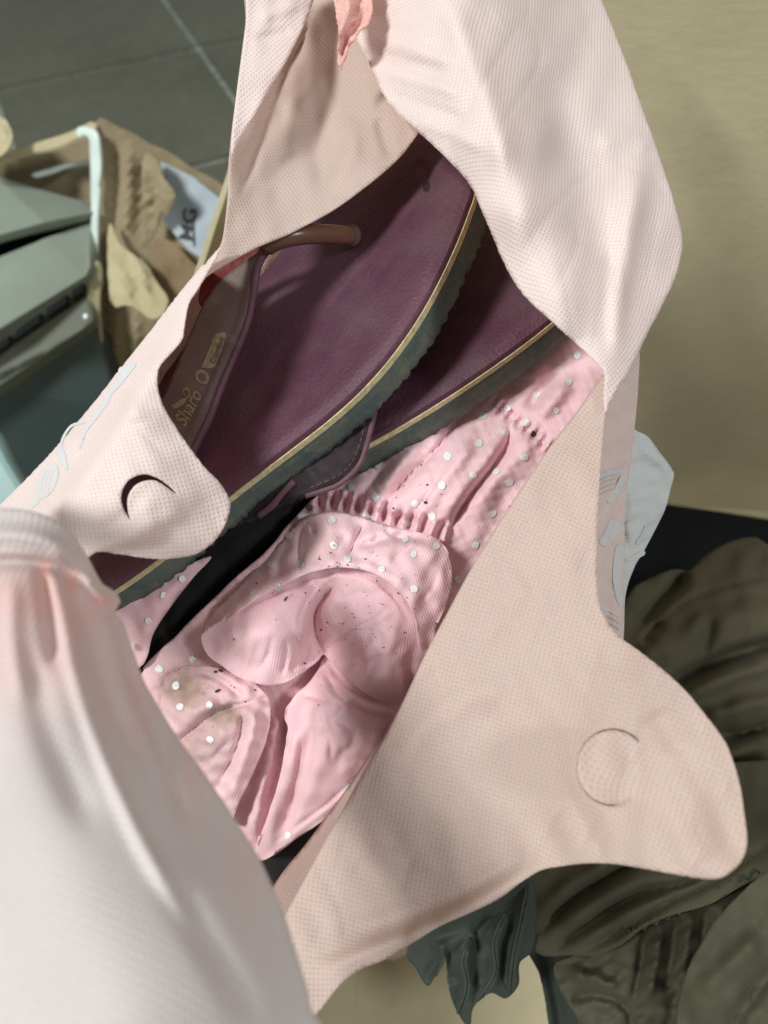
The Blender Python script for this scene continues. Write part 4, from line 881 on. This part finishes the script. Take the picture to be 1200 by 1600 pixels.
# torn, curled salmon tie at the top
dep_K = Depth([(520, -60, .325), (580, -60, .325), (533, 100, .318), (560, 40, .313), (545, 60, .312)], folds=[([(534, 100), (540, 60), (560, 35), (575, 0)], -5, 6), ([(530, 60), (540, 20), (550, -30)], 4, 8), ([(548, 30), (560, 5), (566, -40)], -4, 5)], noise=[(1, 25, 3)])
sheet('tie_end', [(514, -60), (522, 0), (526, 30), (530, 70), (529, 100), (533, 108), (538, 92), (543, 72), (552, 62), (560, 48), (574, 36), (580, 14), (580, -60)], dep_K, M['salmon'], bag, step=3.5, uv='unwrap', jag=.8, thick=.0008)
# left flap with half-moon cut
dep_C = Depth([(345, 385, .302), (318, 424, .298), (240, 515, .302), (150, 628, .306), (60, 732, .306), (0, 792, .306), (-80, 880, .306), (290, 480, .292), (285, 530, .289), (250, 570, .287), (248, 612, .286), (270, 660, .286), (320, 730, .290), (356, 775, .296), (358, 805, .297), (340, 840, .295), (300, 868, .290), (230, 872, .283), (140, 868, .272), (210, 640, .282), (150, 760, .277), (90, 830, .272), (280, 780, .284), (120, 700, .292), (-80, 1000, .28), (60, 900, .268)],
    folds=[([(285, 490), (230, 590), (170, 690), (100, 800)], 2.5, 18), ([(265, 520), (200, 610), (120, 720), (60, 800)], -2.2, 20), ([(130, 860), (190, 845), (240, 820), (290, 800)], 2.0, 16), ([(150, 865), (220, 860), (280, 850)], -2.0, 12), ([(140, 835), (190, 810), (230, 760)], -1.2, 14)], bumps=[(236, 784, 30, 30, 0, 2.0)], noise=[(.35, 60, 2)], crease=(.5, 110, 11, 4))
cres = [(203, 812), (194, 797), (189, 779), (192, 763), (201, 750), (214, 743), (228, 741), (244, 746), (258, 754), (271, 765), (276, 772), (270, 768), (256, 758), (243, 751), (228, 751), (213, 757), (203, 769), (199, 783), (200, 800)]
sheet('mouth_flap', [(345, 385), (332, 412), (318, 435), (306, 455), (294, 475), (288, 505), (284, 530), (266, 552), (250, 570), (245, 588), (248, 612), (256, 636), (270, 660), (294, 696), (320, 730), (342, 752), (355, 772), (360, 790), (354, 815), (340, 840), (320, 858), (300, 868), (265, 873), (230, 872), (185, 866), (142, 868), (100, 930), (0, 1000), (-80, 1000), (-80, 870), (-40, 832), (0, 792), (60, 732), (105, 682), (150, 628), (195, 571), (240, 514), (280, 462), (318, 415)],
      dep_C, M['bag_out'], bag, step=4.5, uv='unwrap', rot=25, jag=.5, holes=[cres], rolls=[((-40, 832), (318, 415), [(1.5, .0008), (2.4, .0022), (2.0, .006), (-3, .015), (-12, .04), (-20, .09)])])
leafs = [ribbon([(206, 568), (190, 592), (172, 614), (160, 630)], 13, 4), ribbon([(172, 618), (150, 650), (132, 675), (124, 702)], 9, 3), ribbon([(132, 660), (112, 665), (98, 685), (94, 705)], 4, 4), ribbon([(92, 700), (98, 715), (104, 735)], 12, 5), ellipse(74, 752, 14, 29, 24, 16), ribbon([(60, 782), (50, 790), (44, 802)], 8, 5), ribbon([(185, 580), (205, 575), (212, 568)], 14, 3)]
decals('leaf_print', leafs, dep_C, M['ink'], bag, .0003, 5, 'stuff')
decals('leaf_veins', [ribbon([(78 + o, 735), (70 + o, 752), (68 + o, 772)], 1.6) for o in (-5, 1, 7)], dep_C, M['bag_out'], bag, .0005, 5, 'stuff')
# right flap, inner face outwards
def disc_lift(x, y):
    u = (x - 957) / 55.0; v = (y - 1199) / 59.0
    return np.where(u * u + v * v < 1.0, 20.0 * np.clip((1.0 - u) / 2 - .12, 0, 1) ** 1.4, 0.0)
dep_E = Depth([(945, 592, .286), (860, 700, .296), (800, 790, .300), (700, 960, .302), (640, 1080, .298), (600, 1160, .294), (540, 1260, .288), (480, 1370, .280), (440, 1450, .272), (440, 1660, .25), (540, 1530, .262), (650, 1470, .268), (740, 1425, .270), (800, 1390, .270), (860, 1355, .263), (950, 1350, .248), (1050, 1365, .235), (1120, 1372, .228), (1166, 1310, .224), (1126, 1150, .238), (1080, 1090, .248), (1000, 1020, .268), (936, 945, .286), (932, 880, .291), (945, 660, .286), (880, 900, .290), (820, 1150, .281), (700, 1250, .286), (950, 1200, .254), (620, 1350, .281), (760, 1050, .290)],
    folds=[([(930, 640), (880, 760), (800, 900), (720, 1060)], -2.5, 40), ([(600, 1230), (660, 1140), (730, 1090), (800, 1080)], 2.5, 24), ([(520, 1460), (600, 1440), (700, 1405), (770, 1370), (820, 1330)], -2.6, 20), ([(500, 1520), (580, 1485), (680, 1445), (770, 1395), (840, 1350)], 3.5, 16), ([(1040, 1200), (1080, 1260), (1100, 1350)], -2.5, 26), ([(1020, 1110), (1060, 1180)], 2, 20), ([(560, 1310), (600, 1340), (700, 1350)], 1.5, 18)],
    noise=[(.5, 90, 7)], crease=(.7, 150, 8, 5), extra=disc_lift)
tt = np.linspace(R(-42), R(-275), 46)
slit = [(957 + 55 * (1.0 + w_) * math.cos(t_), 1199 + 59 * (1.0 + w_) * math.sin(t_)) for t_, w_ in [(t, .030) for t in tt] + [(t, -.004) for t in tt[::-1]]]
sheet('mouth_flap', [(945, 588), (905, 642), (862, 698), (830, 745), (800, 790), (765, 845), (735, 895), (700, 960), (668, 1020), (640, 1080), (620, 1122), (600, 1160), (570, 1208), (540, 1262), (508, 1318), (480, 1370), (450, 1425), (425, 1480), (420, 1660), (478, 1660), (486, 1600), (505, 1572), (535, 1535), (565, 1514), (600, 1500), (650, 1470), (690, 1446), (740, 1424), (780, 1404), (815, 1378), (845, 1360), (880, 1353), (920, 1349), (960, 1350), (1010, 1358), (1060, 1367), (1100, 1373), (1130, 1370), (1155, 1350), (1167, 1318), (1162, 1270), (1155, 1225), (1140, 1175), (1125, 1148), (1080, 1090), (1040, 1050), (1000, 1018), (965, 992), (945, 965), (935, 935), (932, 880), (934, 800), (938, 730), (944, 660), (949, 610)],
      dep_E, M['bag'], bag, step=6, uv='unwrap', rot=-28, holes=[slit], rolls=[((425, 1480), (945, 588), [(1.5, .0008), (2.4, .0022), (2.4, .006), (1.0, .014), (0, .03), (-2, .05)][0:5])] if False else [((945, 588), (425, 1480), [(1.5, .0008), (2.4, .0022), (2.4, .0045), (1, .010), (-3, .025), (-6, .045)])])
# inner wall going down below that ridge, seen next to the trousers
dep_E2 = Depth([(640, 1090, .305), (600, 1170, .302), (540, 1270, .298), (480, 1380, .292), (430, 1470, .285), (400, 1440, .33), (430, 1370, .345), (520, 1260, .355), (590, 1150, .352)], folds=[([(545, 1250), (500, 1330), (460, 1410)], -3, 9)])
sheet('inner_wall', [(650, 1070), (605, 1160), (545, 1262), (485, 1372), (452, 1430), (430, 1480), (390, 1470), (405, 1420), (440, 1365), (478, 1318), (520, 1262), (560, 1205), (600, 1140)], dep_E2, M['bag'], bag, step=5, uv='unwrap', rot=-30)
# outer wall with leaf print below the right flap
dep_F = Depth([(948, 600, .300), (996, 560, .312), (992, 640, .325), (985, 700, .33), (975, 800, .332), (972, 940, .33), (968, 1020, .326), (930, 1020, .32), (928, 800, .316), (940, 660, .306)], folds=[([(978, 720), (955, 770), (935, 810)], -4, 6, 'v'), ([(975, 760), (950, 830), (935, 860)], -3, 6), ([(960, 880), (962, 950), (955, 1000)], 2.5, 8)], noise=[(.5, 40, 2)])
sheet('outer_wall', [(940, 600), (970, 570), (996, 545), (996, 600), (993, 640), (988, 690), (980, 750), (975, 800), (975, 870), (973, 940), (970, 1010), (975, 1060), (900, 1060), (905, 800), (920, 660)], dep_F, M['bag_out'], bag, step=4.5, uv='unwrap', rot=5, rolls=[((996, 545), (975, 1060), [(1, .001), (1.5, .004), (0, .012), (-6, .04)])])
dep_F2 = Depth([(985, 672, .345), (1051, 735, .365), (1015, 840, .362), (975, 940, .36), (940, 880, .35), (960, 700, .345), (1000, 760, .352)], folds=[([(1000, 690), (1025, 720), (1050, 738)], 3, 9), ([(1000, 860), (1015, 830), (1040, 800)], -4, 6, 'v'), ([(976, 860), (974, 820), (978, 780)], -3, 6)], noise=[(.6, 30, 5)])
sheet('outer_wall', [(980, 668), (996, 674), (1012, 682), (1032, 708), (1051, 736), (1046, 765), (1038, 795), (1022, 828), (1004, 862), (990, 886), (976, 930), (970, 1010), (940, 1010), (940, 700)], dep_F2, M['bag_white'], bag, step=4.5, uv='unwrap', rot=40, rolls=[((1051, 736), (970, 1010), [(1, .001), (1.5, .004), (-2, .012), (-12, .04)])])
decals('leaf_print', [ribbon([(938, 748), (955, 738), (975, 736)], 12, 5), ribbon([(976, 742), (965, 765), (950, 785)], 12, 8), ribbon([(965, 815), (950, 840), (938, 850)], 26, 14), ribbon([(970, 850), (964, 900), (970, 945)], 16, 10), ribbon([(938, 950), (955, 955), (968, 965)], 5, 3)], dep_F, M['ink_dim'], bag, .0004, 5, 'stuff')
decals('leaf_print', [ellipse(984, 825, 9, 12, 20, 12), ribbon([(1016, 822), (1004, 842), (994, 850)], 16, 8), ribbon([(1008, 862), (990, 872), (978, 875)], 9, 6)], dep_F2, M['ink_dim'], bag, .0005, 5, 'stuff')
decals('leaf_veins', [ribbon([(936, 752 + o), (950, 744 + o), (962, 742 + o)], 1.4) for o in (0, 7, 14, 22)] + [ribbon([(938, 962 + o), (955, 965 + o), (968, 975 + o)], 1.4) for o in (0, 10, 20)], dep_F, M['ink_line'], bag, .0007, 5, 'stuff')
# near lip, out of focus
dep_D = Depth([(-80, 800, .205), (0, 798, .206), (60, 805, .208), (110, 835, .212), (150, 900, .216), (182, 948, .218), (200, 1000, .217), (222, 1062, .216), (262, 1132, .211), (312, 1202, .205), (372, 1292, .199), (422, 1382, .193), (455, 1470, .188), (482, 1570, .183), (486, 1680, .178), (-80, 1680, .15), (100, 1680, .148), (-80, 1100, .178), (60, 1000, .188), (130, 1060, .19), (220, 1250, .183), (100, 1250, .172), (300, 1400, .172), (150, 1450, .158), (380, 1560, .168), (0, 1350, .163), (60, 930, .196)],
    folds=[([(-60, 838), (20, 835), (80, 848), (120, 880)], 4.0, 14), ([(-60, 884), (20, 878), (80, 886), (130, 915)], -5.0, 9), ([(78, 880), (100, 960), (120, 1060), (165, 1190), (230, 1330), (310, 1460)], 3.2, 13), ([(62, 885), (75, 960), (85, 1040)], -3.5, 10), ([(105, 890), (135, 980), (165, 1080), (220, 1200)], -2.2, 14),
           ([(150, 925), (185, 1030), (225, 1140), (275, 1250)], 2.0, 12), ([(185, 1010), (222, 1110), (258, 1200), (290, 1290)], -2.4, 11), ([(40, 1000), (80, 1150), (150, 1300)], -2.0, 26), ([(250, 1360), (330, 1480), (400, 1600)], -2.0, 22), ([(20, 900), (20, 1000), (40, 1100)], 1.5, 14), ([(130, 900), (150, 925), (175, 945)], 3, 8)], noise=[(.3, 220, 5)])
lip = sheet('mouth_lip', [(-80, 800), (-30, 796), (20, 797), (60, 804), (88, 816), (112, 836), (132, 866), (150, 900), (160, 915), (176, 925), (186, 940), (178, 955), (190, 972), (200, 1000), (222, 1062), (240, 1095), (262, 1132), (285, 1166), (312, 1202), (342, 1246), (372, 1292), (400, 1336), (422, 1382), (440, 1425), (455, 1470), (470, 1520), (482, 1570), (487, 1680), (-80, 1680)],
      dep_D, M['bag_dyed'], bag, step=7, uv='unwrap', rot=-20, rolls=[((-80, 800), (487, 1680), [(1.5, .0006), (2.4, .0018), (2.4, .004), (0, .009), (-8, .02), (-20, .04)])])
def paint_glow(ob, spots):
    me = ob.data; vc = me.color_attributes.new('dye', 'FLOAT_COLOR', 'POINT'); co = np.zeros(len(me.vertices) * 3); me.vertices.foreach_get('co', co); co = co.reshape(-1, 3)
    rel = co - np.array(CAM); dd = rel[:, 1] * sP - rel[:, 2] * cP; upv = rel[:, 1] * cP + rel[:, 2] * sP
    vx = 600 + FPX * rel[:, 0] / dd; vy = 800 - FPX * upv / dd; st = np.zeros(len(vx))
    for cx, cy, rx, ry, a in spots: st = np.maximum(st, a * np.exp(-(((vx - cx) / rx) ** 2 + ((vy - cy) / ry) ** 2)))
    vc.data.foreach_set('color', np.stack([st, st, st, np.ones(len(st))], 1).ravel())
paint_glow(lip, [(-40, 930, 120, 60, .55), (60, 935, 90, 60, .6), (130, 960, 60, 60, .55), (70, 900, 12, 30, 1.0), (112, 912, 14, 26, .9), (155, 938, 22, 12, 1.0), (170, 1040, 40, 110, .35), (60, 1020, 140, 100, .4), (215, 1090, 40, 90, .4), (300, 1210, 36, 80, .3), (390, 1350, 34, 90, .22)])  # coral patches painted on the lip for light shining through it
# sack body below, closed at the bottom
ring = [(-.09, .10), (-.10, .20), (-.10, .30), (-.06, .37), (.0, .385), (.05, .36), (.085, .30), (.09, .22), (.075, .13), (.03, .06), (-.04, .045), (-.085, .06)]
rp = catmull(ring, True, .012); m = len(rp); V = []; F_ = []
zs = [.235, .21, .16, .09, .02, -.05, -.092, -.0955]
for zi, z in enumerate(zs):
    sc = [1.0, 1.0, .98, .97, .96, .95, .90, .55][zi]
    for i, p in enumerate(rp):
        w = .004 * math.sin(i * .9 + zi * .7) + .003 * math.sin(i * 2.1 - zi)
        c = np.array([-.005, .21]); q = c + (p - c) * (sc + w * 4)
        V.append((q[0], q[1], z))
for zi in range(len(zs) - 1):
    for i in range(m): F_.append((zi * m + i, zi * m + (i + 1) % m, (zi + 1) * m + (i + 1) % m, (zi + 1) * m + i))
F_.append(tuple(range((len(zs) - 1) * m, len(zs) * m)))
o = mesh_obj('bag_body', V, F_, M['bag'], bag); lay = o.data.uv_layers.new(name='uv')
